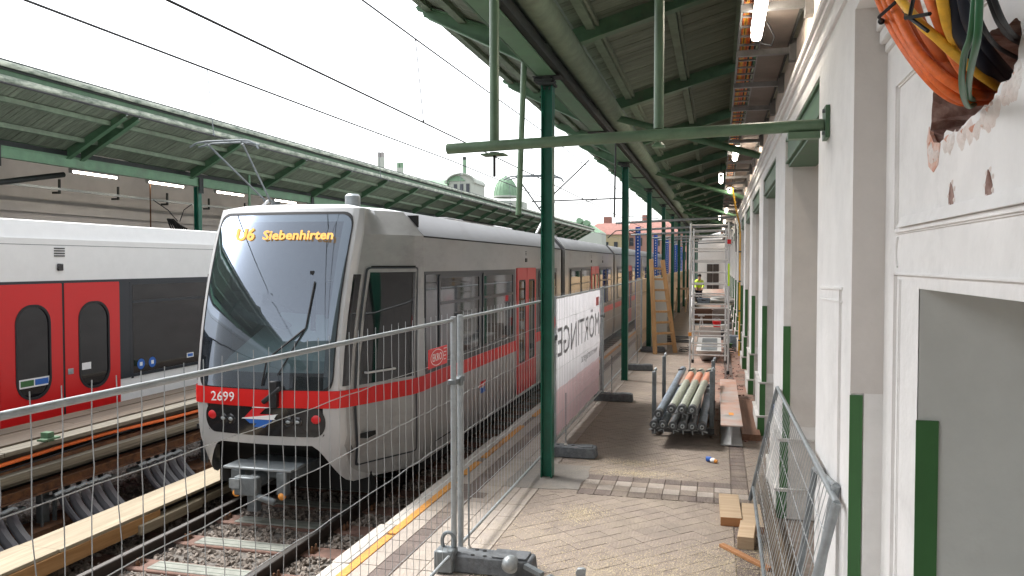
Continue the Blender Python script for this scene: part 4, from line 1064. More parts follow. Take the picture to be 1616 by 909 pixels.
# patches laid on the nose: windscreen, lamp panel, stripes
def patch(t0, t1, z0, z1, r, off, name, m, rings=14, n=8, sk=0.0, bulge=None):
    tc_, zc = (t0+t1)/2, (z0+z1)/2
    out = dense(rrect(t0, t1, z0, z1, r, n))
    b = MB(); vs = [S(tc_, zc, off)]; N = len(out)
    # rings towards the centre
    for k in range(1, rings+1):
        f_ = k/rings
        for (t, z) in out: vs.append(S(tc_+(t-tc_)*f_, zc+(z-zc)*f_, off))
    fs = [(0, 1+i, 1+(i+1) % N) for i in range(N)]
    for k in range(rings-1):
        for i in range(N):
            a = 1+k*N+i; c = 1+k*N+(i+1) % N; fs.append((a, c, c+N, a+N))
    return b.add(vs, fs).build(name, m, T, fix=False)
def frame_patch(t0, t1, z0, z1, r, w, off, name, m, n=6):
    o_ = rrect(t0, t1, z0, z1, r, n); out = dense(o_); tm, zm = (t0+t1)/2, (z0+z1)/2; inn = [(tm+(t-tm)*(1-2*w/(t1-t0)), zm+(z-zm)*(1-2*w/(z1-z0))) for t, z in out]; N = len(out)
    vs = [S(t, z, off) for t, z in out] + [S(t, z, off+.001) for t, z in inn]
    return MB().add(vs, [(i, (i+1) % N, N+(i+1) % N, N+i) for i in range(N)]).build(name, m, T, fix=False)
# stripe round the nose
grid([-2 + .02*k for k in range(201)], [.925, .97, 1.02, 1.07, 1.115], .016, 'waist_stripe', 'red')
grid(fcols, [.85, .90, .95], -.02, 'panel_backing', 'void')
patch(-.93, .93, .60, .935, .16, .006, 'lamp_panel', 'lamp_black')
patch(-1.06, 1.06, 1.10, 3.09, .18, .009, 'windscreen', 'windshield')
frame_patch(-1.065, 1.065, 1.095, 3.095, .18, .030, .012, 'windscreen_seal', 'black')
# dark band at the foot of the screen
grid([W1*k/8*1.06 for k in range(-8, 9)], [1.117, 1.2, 1.30], -.03, 'screen_foot', 'lamp_black')
# cab interior seen through the screen
MB().hexa([(TX-.80, 8.02, 1.2), (TX+.80, 8.02, 1.2), (TX+.95, 8.9, 1.3), (TX-.95, 8.9, 1.3)], [(TX-.62, 8.06, 1.42), (TX+.66, 8.06, 1.40), (TX+.5, 8.75, 1.86), (TX-.35, 8.75, 1.9)]).build('dashboard', 'bluegrey', T)
MB().box(TX-1.25, TX+1.25, 9.25, 9.3, .6, 3.1).box(TX-1.1, TX+1.1, 8.1, 9.25, .55, .6).build('cab_bulkhead', 'void', T)
MB().hexa([(TX-1.0, 8.35, 1.95), (TX-.1, 8.25, 1.72), (TX-.1, 9.1, 1.72), (TX-1.0, 9.1, 1.95)], [(TX-1.0, 8.35, 2.15), (TX-.1, 8.25, 1.76), (TX-.1, 9.1, 1.76), (TX-1.0, 9.1, 2.15)]).build('cab_bench', 'galv', T)
MB().box(TX+.25, TX+.7, 8.7, 8.8, 1.4, 2.3).build('driver_seat', 'black', T, bevel=.03)
# side windows of the cab
grid([1.27+.02*k for k in range(11)], [1.16, 1.5, 1.9, 2.38], .006, 'cab_side_window', 'glass')
grid([-1.27-.02*k for k in range(11)], [1.16, 1.5, 1.9, 2.38], .006, 'cab_side_window', 'glass')
grid([1.52+.02*k for k in range(20)], [.22, .5, 1.0, 1.7, 2.46], .010, 'cab_door', 'silver_shaded'); CD = bpy.data.objects['cab_door']
grid([1.56+.02*k for k in range(16)], [1.15, 1.5, 1.9, 2.40], .014, 'cab_door_window', 'glass', parent=CD)
grid([1.56+.02*k for k in range(16)], [2.46, 2.475], .014, 'door_gap', 'void', parent=CD)
for (p, q) in ((S(1.535, 1.3, .05), S(1.535, 1.7, .05)),): pass
hb = MB()
a_, c_ = S(1.60, 1.28, .05), S(1.75, 1.28, .05); hb.tube([S(1.60, 1.28, .01), a_, c_, S(1.75, 1.28, .01)], .012, 8); hb.build('door_handle', 'alu', CD)
frame_patch(1.52, 1.9, .22, 2.46, .03, .018, .015, 'door_seal', 'dkframe')
# lights
for t0, m in ((-.80, 'red'), (.80, 'red')):
    c = S(t0, .80, .006); MB().ball(c, .05, 12, 6, (1.2, .35, 1)).build('tail_lamp', 'red_plate', T)
for t0 in (-.60, .55, -.47, .42):
    c = S(t0, .77, .004); HL = MB().ball(c, .06, 14, 6, (1, .3, 1)).build('headlight', 'glass', T)
    c = S(t0, .77, .02); MB().ball(c, .024, 10, 5, (1.2, .4, .8)).build('headlight_bulb', 'galv', HL)
# number, emblem, display
text('fleet_number', '2699', .15, 'whiteblur', T, (TX-.46, yf(1.02)-.110, 1.018), (1, .015, 0), (0, -.02, 1), .003)
e = MB(); y = yf(.83)-.112
def em(pts, m, n): MB().prism(pts, 'y', y-.006, y).build(n, m, T, smooth=False)
cx = TX+.02
em([(cx-.21, .80), (cx-.10, .91), (cx+.05, .91), (cx-.02, .845), (cx+.16, .845), (cx+.13, .80)], 'red_plate', 'emblem_red')
em([(cx-.20, .785), (cx+.14, .785), (cx+.04, .70), (cx-.10, .70), (cx-.05, .74), (cx-.14, .74)], 'bluep', 'emblem_blue')
y -= .003
MB().prism([(cx-.24, .788), (cx-.23, .798), (cx+.21, .853), (cx+.19, .842), (cx+.16, .798), (cx+.18, .788)], 'y', y-.006, y).prism([(cx-.11, .915), (cx-.10, .925), (cx+.13, .925), (cx+.06, .915)], 'y', y-.006, y).build('emblem_outline', 'white', T)
text('line_number', 'U6', .21, 'led', T, (TX-.44, yf(2.83)-.100+.10*(.47/.827)**2-.024, 2.83), (1, -.137, 0), (0, .39, 1), .002, sx=1.1, bold=.006)
text('destination_text', 'Siebenhirten', .155, 'led', T, (TX+.26, yf(2.82)-.1215, 2.82), (1, .035, 0), (0, .39, 1), .002, sx=1.12, bold=.004)
# wipers
MB().tube([S(.05, 1.16, .03), S(.12, 1.45, .05), S(.60, 1.78, .04)], .011, 6).tube([S(.28, 1.28, .035), S(.62, 1.80, .03), S(.66, 2.30, .03)], .010, 6).build('wiper', 'black', T)
MB().box(S(.60, 2.1)[0]-.022, S(.60, 2.1)[0]+.022, yf(2.2)-.02, yf(2.2)+.02, 1.75, 2.42).build('wiper_blade', 'black', T)
MB().box(TX+.14, TX+.24, yf(1.05)-.16, yf(1.05)-.08, .93, 1.22).tube([(TX+.06, 7.66, .98), (TX+.28, 7.66, 1.15)], .03, 8).build('wiper_motor', 'black', T, bevel=.01)
# bumper recess and coupler
MB().box(TX-1.0, TX+1.0, 8.4, 8.5, -.15, .6).box(TX-.95, TX+.95, 8.0, 8.5, .40, .5).build('coupler_recess', 'void', T)
MB().box(TX-.42, TX+.42, 7.62, 7.95, .235, .265).build('step_plate', 'galv', T, bevel=.008)
MB().box(TX-.40, TX+.40, 7.80, 8.3, .12, .235).build('step_bracket', 'galv_d', T)
for sx in (-.26, .30):
    MB().box(TX+sx-.06, TX+sx+.06, 7.62, 7.72, -.02, .235).build('coupler_leg', 'galv_d', T, bevel=.01)
    MB().ball((TX+sx, 7.64, -.03), .045, 10, 6).build('coupler_tip', 'orangep', T)
MB().tube([(TX-.05, 7.55, .10), (TX-.05, 8.4, .12)], .085, 12).box(TX-.18, TX+.10, 7.46, 7.56, .0, .20).tube([(TX+.05, 7.5, .0), (TX+.3, 7.5, -.06)], .04, 8).build('coupler', 'galv_d', T, bevel=.012)
MB().box(TX-.22, TX-.10, 7.44, 7.47, .08, .18).build('coupler_face', 'galv', T)
MB().box(TX-.30, TX-.18, 7.9, 8.0, -.32, -.05).build('guard_iron', 'galv_d', T)
# pantographs
def pantograph(x, yh, zh, zr, parent, d=1):
    top = parent; parent = MB().box(x-.45, x+.45, yh+.15, yh+1.15, zr+.02, zr+.08).build('pantograph', 'galv_d', top)
    yk = yh + 1.75; zk = zr + (zh-zr)*.42
    MB().tube([(x-.80, yh, zh-.10), (x-.62, yh, zh-.02), (x-.4, yh, zh), (x+.4, yh, zh), (x+.62, yh, zh-.02), (x+.80, yh, zh-.10), (x+.86, yh, zh-.20)], .022, 8).build('collector_head', 'galv_d', parent)
    MB().tube([(x-.75, yh+.22, zh-.08), (x-.4, yh+.22, zh-.01), (x+.4, yh+.22, zh-.01), (x+.75, yh+.22, zh-.08)], .02, 8).tube([(x-.45, yh, zh-.03), (x-.45, yh+.22, zh-.04)], .015, 6).tube([(x+.45, yh, zh-.03), (x+.45, yh+.22, zh-.04)], .015, 6).build('collector_frame', 'galv_d', parent)
    MB().tube([(x-.42, yh+.1, zh-.06), (x-.06, yk, zk)], .022, 8).tube([(x+.42, yh+.1, zh-.06), (x+.06, yk, zk)], .022, 8).tube([(x-.12, yk, zk), (x+.12, yk, zk)], .022, 8).build('upper_arm', 'galv_d', parent)
    MB().tube([(x, yk, zk), (x, yk-1.25, zr+.10)], .035, 10).build('lower_arm', 'alu', parent)
    MB().tube([(x+.07, yk+.02, zk-.04), (x+.07, yk-1.0, zr+.06)], .009, 6).build('control_rod', 'galv_d', parent)
    for q in (-.38, .38): MB().tube([(x+q, yk-1.4, zr-.02), (x+q, yk-1.4, zr+.06)], .05, 8).build('insulator', 'rust', parent)
pantograph(TX, 20.9, 4.88, 3.22, T)

# ---- left train
t2 = thing('metro_train', (LTX, 12, -.35), 'white metro train with red oval-window doors passing at the left', 'train')
s2 = LTX + HW
p = train_profile(LTX)
for a, c in ((-6, 20.3), (20.8, 34)):
    MB().prism([p[i] for i in (0, 1, 2, 3, 8, 9)], 'y', a, c).build('car_body', 'white_paint', t2)
    q = [p[i] for i in (3, 4, 5, 6, 7, 8)]
    MB().prism([(x, z - (.03 if k in (0, 5) else .0)) for k, (x, z) in enumerate([(s2, 2.78), (s2-.09, 3.08), (s2-.5, 3.12), (LTX-HW+.5, 3.12), (LTX-HW+.09, 3.08), (LTX-HW, 2.78)])], 'y', a, c).build('roof', 'white_paint', t2)
MB().box(LTX-1.25, s2-.05, 20.3, 20.8, .2, 3.0).build('gangway_bellows', 'black', t2)
MB().box(s2-.01, s2+.002, -6, 20.3, 2.752, 2.76).build('roof_seam', 'galv_d', t2)
MB().box(s2, s2+.01, -6, 20.3, 2.225, 2.262).build('door_rail', 'dkframe', t2)
PT = [(7.15, 10.03)]      # y span of the doors beside the camera, repeated along the car
def ldoor(ya, yb):
    double_door(t2, s2, ya, yb, .12, 2.235, oval=True)
def y_at(u): return s2/ math.tan(math.atan((u-808)/1250) - R(14.568))
dA, dM, dB = y_at(-5), y_at(97), y_at(186)
for a, c in ((dA, dM-.02), (dM+.02, dB)):
    b = MB(); o = rrect(a, c, .12, 2.225, .02, 8); w_ = c-a
    i_ = rrect(a+w_*.23, c-w_*.20, .67, 1.95, .26, 8)
    ring(b, o, i_, s2, s2+.022); D = b.build('door', 'red_door', t2)
    b = MB(); i2 = [((y_-(a+c)/2)*.90+(a+c)/2+.0, (z_-1.31)*.95+1.31) for y_, z_ in i_]; ring(b, i_, i2, s2+.01, s2+.028); b.build('door_gasket', 'black', D)
    plate(MB(), i_, s2+.004, s2+.012).build('door_glass', 'glass', D)
MB().box(s2+.002, s2+.018, dM-.022, dM+.022, .12, 2.225).build('door_seal', 'black', t2)
MB().box(s2+.02, s2+.03, dM+.06, dM+.16, .93, 1.01).build('door_button', 'galv', t2, bevel=.004)
MB().box(s2+.0125, s2+.015, dM+.33, dM+.50, .96, 1.06).build('white_sticker', 'white', t2)
a, c = dA+.26, dM-.16
MB().box(s2+.0125, s2+.0145, a+.03, c, .84, .96).build('notice_strip', 'white', t2)
MB().box(s2+.0145, s2+.016, a+.05, a+.26, .86, .94).build('notice_green', 'dado', t2)
MB().box(s2+.0145, s2+.016, a+.28, a+.50, .86, .94).build('notice_blue', 'bluep', t2)
# dark pillar, window
pw_, wA, wB = dB, y_at(203), y_at(316)
MB().box(s2, s2+.012, dB+.01, wA, .72, 2.225).build('dark_pillar', 'dkframe', t2)
b = MB(); ring(b, rrect(wA, wB+.6, .72, 2.225, .03, 3), rrect(wA+.05, wB+.5, .77, 2.17, .03, 3), s2, s2+.014); b.box(s2+.003, s2+.02, wA+.05, wB+.5, 1.88, 1.92); b.build('window_frame', 'dkframe', t2)
MB().box(s2+.001, s2+.006, wA+.03, wB+.55, .75, 2.2).build('pane', 'glass', t2)
MB().box(s2+.0065, s2+.012, wA+.02, wA+.07, .7, 2.22).build('window_post', 'black', t2)
for k in range(2):
    cy = y_at(220) + k*(y_at(238)-y_at(220))
    b = MB(); pts = [(cy+.085*math.cos(q*math.pi/8), .90+.04*k*0+.085*math.sin(q*math.pi/8)) for q in range(16)]
    plate(b, pts, s2+.0065, s2+.009).build('blue_sign', 'bluep', t2)
    MB().box(s2+.009, s2+.0105, cy-.03, cy+.03, .87, .93).build('sign_mark', 'white', t2)
cy = y_at(298); MB().box(s2+.0065, s2+.009, cy-.09, cy+.09, .87, .95).build('info_sticker', 'white', t2); MB().box(s2+.009, s2+.0105, cy-.07, cy+.07, .885, .935).build('info_mark', 'bluep', t2)
# previous window and next doors
MB().box(s2, s2+.012, dA-2.3, dA-.02, .72, 2.225).build('window_frame', 'dkframe', t2)
MB().box(s2+.012, s2+.014, dA-2.2, dA-.2, .8, 2.15).build('pane', 'glass', t2)
ldoor(wB+.8, wB+2.2); ldoor(wB+6, wB+7.4)
cy = y_at(94)
b = MB()
for k in range(4): b.box(s2, s2+.010, cy-.09, cy+.09, 2.60+.035*k, 2.615+.035*k)
b.build('vent_slot', 'black', t2)
MB().box(s2, s2+.03, cy-.05, cy+.05, 2.40, 2.50).build('door_camera', 'lamp_black', t2, bevel=.01)
MB().box(LTX-1.2, s2-.12, -6, 34, -.3, .05).build('underframe', 'void', t2)
pantograph(LTX, 14.9, 5.12, 3.14, t2)

# ============================================================ RIGHT STATION BUILDING
XF, XA = .63, .775          # pilaster face, near wall face
bd = thing('station_building', (XF, 9, 0), 'white plastered station building with pilasters and green painted jamb strips', 'building')
# near wall with niche opening and broken hole
def wallpoly(name, m, outer, x, parent=bd, depth=None, holes=()):
    me = bmesh.new()
    def loop(pts):
        vs = [me.verts.new((x, p[0], p[1])) for p in pts]; return [me.edges.new((vs[i], vs[(i+1) % len(vs)])) for i in range(len(vs))]
    es = loop(outer)
    for h in holes: es += loop(h)
    bmesh.ops.triangle_fill(me, edges=es, use_beauty=True)
    b = MB(); me.verts.index_update(); b.add([v.co for v in me.verts], [tuple(v.index for v in f.verts) for f in me.faces]); me.free()
    return b.build(name, m, parent, smooth=False)
hole = [(3.293, 3.137), (3.306, 3.052), (3.32, 2.983), (3.263, 2.934), (3.159, 2.942), (3.096, 2.97), (2.987, 2.946), (2.888, 2.955), (2.783, 2.965), (2.698, 2.976), (2.618, 2.979), (2.575, 2.992), (2.544, 3.015), (2.464, 3.007), (2.427, 3.031), (2.395, 3.102), (2.40, 3.144), (2.44, 3.165), (2.52, 3.16), (2.60, 3.18), (2.70, 3.20), (2.85, 3.24), (3.061, 3.25), (3.20, 3.21)]
rj = random.Random(21); hj = []
for i in range(len(hole)):
    a, c = hole[i], hole[(i+1) % len(hole)]
    for k in range(3):
        f_ = k/3; hj.append((a[0]+(c[0]-a[0])*f_ + (rj.uniform(-.008, .008) if k else 0), a[1]+(c[1]-a[1])*f_ + (rj.uniform(-.009, .007) if k else 0)))
hole = hj
outer = [(4.14, 0), (4.14, 4.25), (-3, 4.25), (-3, 0), (1.0, 0), (1.0, 2.40), (3.457, 2.40), (3.457, 0)]
wallpoly('wall_face', 'plaster', outer, XA, holes=(hole,))
# hole reveal and back
rr = random.Random(2)
b = MB(); n = len(hole); cy0 = sum(p[0] for p in hole)/n; cz0 = sum(p[1] for p in hole)/n
lay = []
for k, (dx, sc) in enumerate([(0, 1.0), (.05, .97), (.12, .93), (.22, .9)]):
    for p in hole:
        lay.append((XA + dx + (rr.uniform(-.008, .008) if k else 0), cy0 + (p[0]-cy0)*sc + (rr.uniform(-.02, .02) if k else 0), cz0 + (p[1]-cz0)*sc + (rr.uniform(-.01, .01) if k else 0)))
fs = [(k*n+i, k*n+(i+1) % n, (k+1)*n+(i+1) % n, (k+1)*n+i) for k in range(3) for i in range(n)] + [tuple(range(3*n, 4*n))]
b.add(lay, fs).build('hole_recess', 'brick', bd, smooth=False)
# broken plaster rim: flat-ish lumps and bare patches along the lower edge
b = MB(); b2 = MB(); b3 = MB()
def lump(bb, y, z, s, t, seed):
    q = random.Random(seed); N = 9; vs = [(XA-t, y+q.uniform(-.2, .2)*s, z+q.uniform(-.1, .2)*s)]
    for i in range(N): a = 2*math.pi*i/N; rad = s*q.uniform(.75, 1.15); vs.append((XA-t*.55, y+rad*.6*math.cos(a), z+rad*.6*math.sin(a)))
    for i in range(N): a = 2*math.pi*i/N; rad = s*q.uniform(.8, 1.25); vs.append((XA+.004, y+rad*math.cos(a), z+rad*math.sin(a)))
    bb.add(vs, [(0, 1+i, 1+(i+1) % N) for i in range(N)] + [(1+i, 1+N+i, 1+N+(i+1) % N, 1+(i+1) % N) for i in range(N)])
low = hole[6:48:3]
for i in range(len(low)-1):
    for k in range(3):
        f_ = rr.random(); y = low[i][0]+(low[i+1][0]-low[i][0])*f_; z = low[i][1]+(low[i+1][1]-low[i][1])*f_
        lump(b, y, z-.028-rr.random()*.03, rr.uniform(.022, .045), rr.uniform(.006, .014), i*7+k)
    lump(b3 if i % 2 else b2, y + rr.uniform(-.04, .04), z-.02-rr.random()*.05, rr.uniform(.008, .018), .012, i*31)
b.build('broken_rim', 'plaster_broken', bd, smooth=True)['kind'] = 'stuff'; b2.build('bare_brick_patch', 'plaster_red', bd); b3.build('stained_rim', 'plaster_red', bd)
b = MB(); b.prism([(3.33, 3.02), (3.36, 2.97), (3.33, 2.87), (3.26, 2.84), (3.20, 2.86), (3.17, 2.935), (3.26, 2.95), (3.31, 2.99)], 'x', XA-.003, XA+.01).build('bare_plaster', 'plaster_red', bd, smooth=False)
b = MB()
for y, z in ((3.02, 2.735), (2.63, 2.735)): b.prism([(y+.03, z-.035), (y+.035, z), (y+.012, z+.045), (y-.008, z+.03), (y-.03, z-.005), (y-.02, z-.035), (y, z-.045)], 'x', XA-.002, XA+.008)
b.build('gouge', 'brick', bd, smooth=False)
b = MB()
for y, z in ((3.02, 2.735), (2.63, 2.735)):
    for i in range(7):
        a = 2*math.pi*i/7; lump(b, y+.036*math.cos(a), z+.045*math.sin(a), .012, .005, i+int(y*10))
b.build('gouge_rim', 'plaster_broken', bd)
# mouldings of the near wall
def strip_m(p, q, w, t, m='plaster', name='panel_moulding', x=XA):    # stepped moulding bar on the wall face between (y,z) points
    b = MB()
    for (ww, tt) in ((w, t*.5), (w*.55, t)):
        b.beam((x-tt/2+.001, p[0], p[1]), (x-tt/2+.001, q[0], q[1]), ww, tt, (1, 0, 0))
    return b.build(name, m, bd)
strip_m((3.862, 2.645), (3.870, 3.30), .035, .018); strip_m((3.86, 2.645), (-3, 2.645), .030, .016); strip_m((3.87, 3.295), (-3, 3.295), .035, .018)
b = MB().hexa([(XA-.03, 3.74, 2.655), (XA-.03, -3, 2.655), (XA, -3, 2.655), (XA, 3.74, 2.655)], [(XA-.012, 3.74, 2.70), (XA-.012, -3, 2.70), (XA, -3, 2.70), (XA, 3.74, 2.70)]); b.build('ledge_moulding', 'plaster', bd)
strip_m((3.868, 2.455), (-3, 2.455), .014, .014); strip_m((3.865, 2.46), (3.865, 0), .018, .014); strip_m((3.80, 2.43), (3.80, 0), .05, .008)
MB().tube([(XA-.002, 3.83+.04*math.cos(a), 2.55+.065*math.sin(a)) for a in [R(-80+16*i) for i in range(11)]], .006, 6).build('roundel_moulding', 'plaster', bd)
# niche jamb and interior
MB().box(XA+.004, 1.9, 3.457, 3.60, 0, 2.399).build('opening_jamb', 'plaster_grey', bd)
MB().box(1.7, 1.8, 1.0, 3.5, 0, 2.6).build('inner_wall', 'plaster_grey', bd)
MB().box(XA+.003, 1.7, 1.0, 3.457, 2.40, 2.5).build('opening_soffit', 'plaster', bd)
MB().box(XA-.004, XA+.078, 3.449, 3.456, -.01, 1.875).build('dado_strip', 'dado', bd)
# solid mass behind so no light leaks
MB().box(1.9, 6, -6, 110, -.2, 5.5).build('rear_mass', 'plaster', bd)
# pilasters and openings
PIL = [(4.14, 5.52), (8.2, 9.55), (12.05, 13.2), (15.8, 17.0)] + [(19.6+3.8*i, 20.8+3.8*i) for i in range(16)]
ZL = 3.72
for i, (a, c) in enumerate(PIL):
    MB().box(XF, 1.85, a, c, 0, ZL).build('pilaster', 'plaster', bd)
    # jamb face skin in the warmer shade of raw plaster
    if i: MB().box(XF+.07, 1.8, a-.006, a-.0005, .9, ZL).build('jamb_face', 'plaster_jamb', bd, smooth=False)
    MB().box(XF-.003, XF+(.055 if i == 0 else .065), a-.010, a-.001, .0, (1.86 if i == 0 else 1.885)).build('dado_strip', 'dado', bd, smooth=False)
    if i:
        for z0, z1, p_ in ((.285, .76, .035), (-.01, .275, .07)):
            MB().box(XF-p_, 1.8, a-p_*1.0, c+.02, z0, z1).build('plinth', 'plinth', bd, bevel=.008)
            MB().box(XF-p_*.8, XF+.06-p_*.3, a-p_-.006, a-p_-.0008, z0, z1-.012).build('dado_strip', 'dado', bd, smooth=False)
            MB().box(XF-p_-.012, 1.8, a-p_-.012, c+.03, z1, z1+.018).build('plinth_ledge', 'plinth', bd)
    if i < 5:
        y0, y1 = a+.22, c-.25; z1 = 2.37
        b = MB()
        if i == 0: b.beam((XF-.004, y0+.1, 0.2), (XF-.004, y0+.1, z1), .02, .012, (0, 1, 0)).beam((XF-.004, y0+.06, z1), (XF-.004, c-.2, z1-.02), .014, .012, (1, 0, 0)).beam((XF-.003, y0+.06, z1-.07), (XF-.003, c-.2, z1-.09), .010, .008, (1, 0, 0)); b.build('panel_groove', 'plaster', bd)
ops = [(PIL[i][1], PIL[i+1][0]) for i in range(len(PIL)-1)]
for i, (a, c) in enumerate(ops):
    MB().box(1.45, 1.5, a, c, 0, ZL).build('inner_wall', 'plaster_jamb', bd)
    MB().box(XF+.05, 1.5, a+.002, c-.01, ZL-.02, ZL).build('opening_soffit', 'plaster_warm', bd)
    # green steel lintel in the head of each opening
    MB().box(XF+.02, XF+.05, a+.005, c-.012, 3.48, ZL-.02).box(XF+.0, XF+.06, a+.005, c-.012, 3.47, 3.485).box(XF+.0, XF+.06, a+.005, c-.012, ZL-.035, ZL-.02).build('green_lintel', 'green', bd)
    MB().box(XF+.03, XF+.28, a+.01, c-.014, 3.44, 3.47).build('green_lintel_soffit', 'green', bd)
# near pilaster: hollow beige return towards the near wall + cap
MB().box(XF-.001, XA+.002, 4.130, 4.139, 1.87, ZL).build('return_face', 'plaster_jamb', bd, smooth=False)
MB().box(XF+.06, XA+.002, 4.130, 4.139, 0, 1.87).build('return_face', 'plaster', bd, smooth=False)
for k, (dx, z0, z1) in enumerate([(.015, 3.50, 3.54), (.04, 3.54, 3.60), (.055, 3.60, 3.66), (.03, 3.66, ZL)]):
    MB().box(XA-dx, 1.8, -3, 4.12, z0, z1).build('cornice_moulding', 'plaster', bd, bevel=.006)
# entablature above the openings
for k, (dx, z0, z1) in enumerate([(.0, ZL, 3.84), (.02, 3.84, 3.885), (.008, 3.885, 3.97), (.035, 3.97, 4.01), (.055, 4.01, 4.055), (.035, 4.055, 4.10), (.0, 4.10, 4.16)]):
    MB().box(XF-dx, 1.8, -3, 96, z0, z1).build('cornice_moulding', 'plaster', bd, bevel=.005 if dx > .01 else 0)
MB().box(XF+.03, 1.8, -3, 96, 4.16, 5.6).build('upper_wall', 'plaster_warm', bd)
MB().box(-3.0, 2, 81, 81.3, 0, 5.0).build('end_wall', 'endwall', bd)
tg = thing('end_door', (-.47, 80.9, 0), 'dark brown double door in the pale wall at the far end of the platform', 'door')
MB().box(-1.05, -.50, 80.9, 80.98, 0, 2.45).box(-.46, .09, 80.9, 80.98, 0, 2.45).build('leaf', 'browndoor', tg); MB().box(-1.1, .14, 80.96, 80.995, 0, 2.5).build('frame', 'lampbody', tg)

# cable tray under the roof with brackets, cables and lamps
ct = thing('cable_tray', (.38, 12, 4.45), 'long cable tray full of orange and yellow cables under the right canopy', 'cable tray')
ZT = 4.45
MB().box(.155, .170, -2, 70, ZT-.03, ZT+.06).build('tray_rail', 'tray', ct); MB().box(.335, .345, -2, 70, ZT-.03, ZT+.03).build('tray_rail', 'tray', ct)
MB().box(.35, .60, -2, 70, ZT+.03, ZT+.045).build('tray_panel', 'traypanel', ct)
MB().box(.600, .615, -2, 70, ZT-.0, ZT+.06).build('tray_rail', 'roof_dark', ct)
rung = MB().box(.17, .335, 4.0, 4.03, ZT-.02, ZT-.005).build('rung', 'tray', ct)
for i in range(1, 120): shift(rung, ct, (0, .28*i, 0))
for i, y in enumerate([3.55 + 1.33*k for k in range(34)]):
    if i == 0: br = MB().box(.15, .66, y-.025, y+.025, ZT-.075, ZT-.022).box(.60, .66, y-.05, y+.05, ZT-.14, ZT+.05).build('bracket', 'tray', ct); y00 = y
    else: shift(br, ct, (0, y-y00, 0))
cc = ['or_c', 'ye_c', 'ye_c', 'or_c', 'br_c', 'or_c', 'bl_c', 'ye_c', 'or_c', 'bl_c']
for i, m in enumerate(cc):
    x = .182 + i*.0145; q = random.Random(i)
    pts = [(x + q.uniform(-.006, .006), -2+1.2*k, ZT+.012+q.uniform(0, .02)) for k in range(50)]
    MB().tube(pts, .008, 6).build('cable', m, ct)
g = 'lit tube lamps under the right cable tray'
l1 = tube_lamp(.285, 6.10, 4.33, 'nearest big lit tube lamp beside the orange cables', 1.35, g, .042)
for (x, y, lab) in ((.27, 13.8, 'second lit tube lamp beyond the green cross pipe'), (.05, 17.8, 'short lamp hanging left of the cable tray'), (.27, 21.0, 'third lit tube lamp at the cable tray'), (.27, 28.5, 'fourth lit tube lamp at the cable tray'), (.05, 33, 'far lamp left of the tray above the scaffold tower'), (.27, 36, 'fifth lit tube lamp at the cable tray'), (.27, 44, 'farthest lit tube lamp at the cable tray')):
    clone(l1, None, (x-.285, y-6.10, 0), lab)
t = MB().tube([(.36, 6.6, 4.40), (.42, 6.66, 4.30), (.40, 6.70, 4.24), (.33, 6.74, 4.27), (.34, 6.9, 4.42)], .006, 6).build('lamp_lead', 'bl_c', None); tag(t, 'small black loop of lamp cable beside the nearest tube lamp', 'cable')

# thick cable bundle coming out of the hole
cb = thing('cable_bundle', (.74, 2.9, 2.97), 'thick bundle of orange, yellow, black and green cables hanging from the broken wall hole', 'cable bundle')
def bez(p, n=22):
    p = [Vector(q) for q in p]; out = []
    for i in range(len(p)-1):
        a = p[max(i-1, 0)]; b_ = p[i]; c = p[i+1]; d = p[min(i+2, len(p)-1)]
        for k in range(n//(len(p)-1)):
            t = k/(n//(len(p)-1)); out.append(.5*((2*b_)+(-a+c)*t+(2*a-5*b_+4*c-d)*t*t+(-a+3*b_-3*c+d)*t**3))
    out.append(p[-1]); return out
def cable(path, r, m, name='cable', n=24): MB().tube(bez(path, n), r, 10).build(name, m, cb)
# (y, z) paths with growing x towards the wall
cable([(0.565, 3.213, 3.495), (0.582, 3.083, 3.358), (0.616, 3.007, 3.247), (0.662, 2.925, 3.134), (0.719, 2.911, 3.065), (0.785, 2.945, 3.039), (0.86, 2.968, 3.044)], 0.0165, 'or_c', n=36)
cable([(0.565, 3.006, 3.428), (0.582, 2.893, 3.307), (0.616, 2.815, 3.186), (0.662, 2.757, 3.099), (0.719, 2.739, 3.045), (0.785, 2.792, 3.029), (0.86, 2.906, 3.048)], 0.0165, 'or_c', n=36)
cable([(0.6, 3.03, 3.433), (0.621, 2.914, 3.279), (0.665, 2.809, 3.165), (0.724, 2.771, 3.079), (0.796, 2.863, 3.059), (0.88, 2.961, 3.063)], 0.015, 'br_c', n=36)
cable([(0.565, 3.106, 3.46), (0.582, 2.992, 3.332), (0.616, 2.903, 3.211), (0.662, 2.834, 3.109), (0.719, 2.821, 3.043), (0.785, 2.876, 3.026), (0.86, 2.943, 3.039)], 0.015, 'or_c', n=36)
cable([(0.6, 2.822, 3.365), (0.621, 2.786, 3.256), (0.665, 2.771, 3.166), (0.724, 2.822, 3.115), (0.796, 2.904, 3.08), (0.88, 2.974, 3.07)], 0.017, 'br_c', n=36)
cable([(0.53, 2.695, 3.33), (0.549, 2.517, 3.199), (0.593, 2.475, 3.132), (0.656, 2.503, 3.08), (0.735, 2.63, 3.067), (0.83, 2.759, 3.045)], 0.0135, 'ye_c', n=36)
cable([(0.565, 2.333, 3.21), (0.597, 2.39, 3.144), (0.662, 2.529, 3.115), (0.751, 2.687, 3.095), (0.86, 2.847, 3.072)], 0.015, 'ye_c', n=36)
cable([(0.565, 2.473, 3.255), (0.587, 2.455, 3.177), (0.633, 2.531, 3.126), (0.695, 2.652, 3.09), (0.771, 2.795, 3.07), (0.86, 2.894, 3.058)], 0.014, 'or_c', n=36)
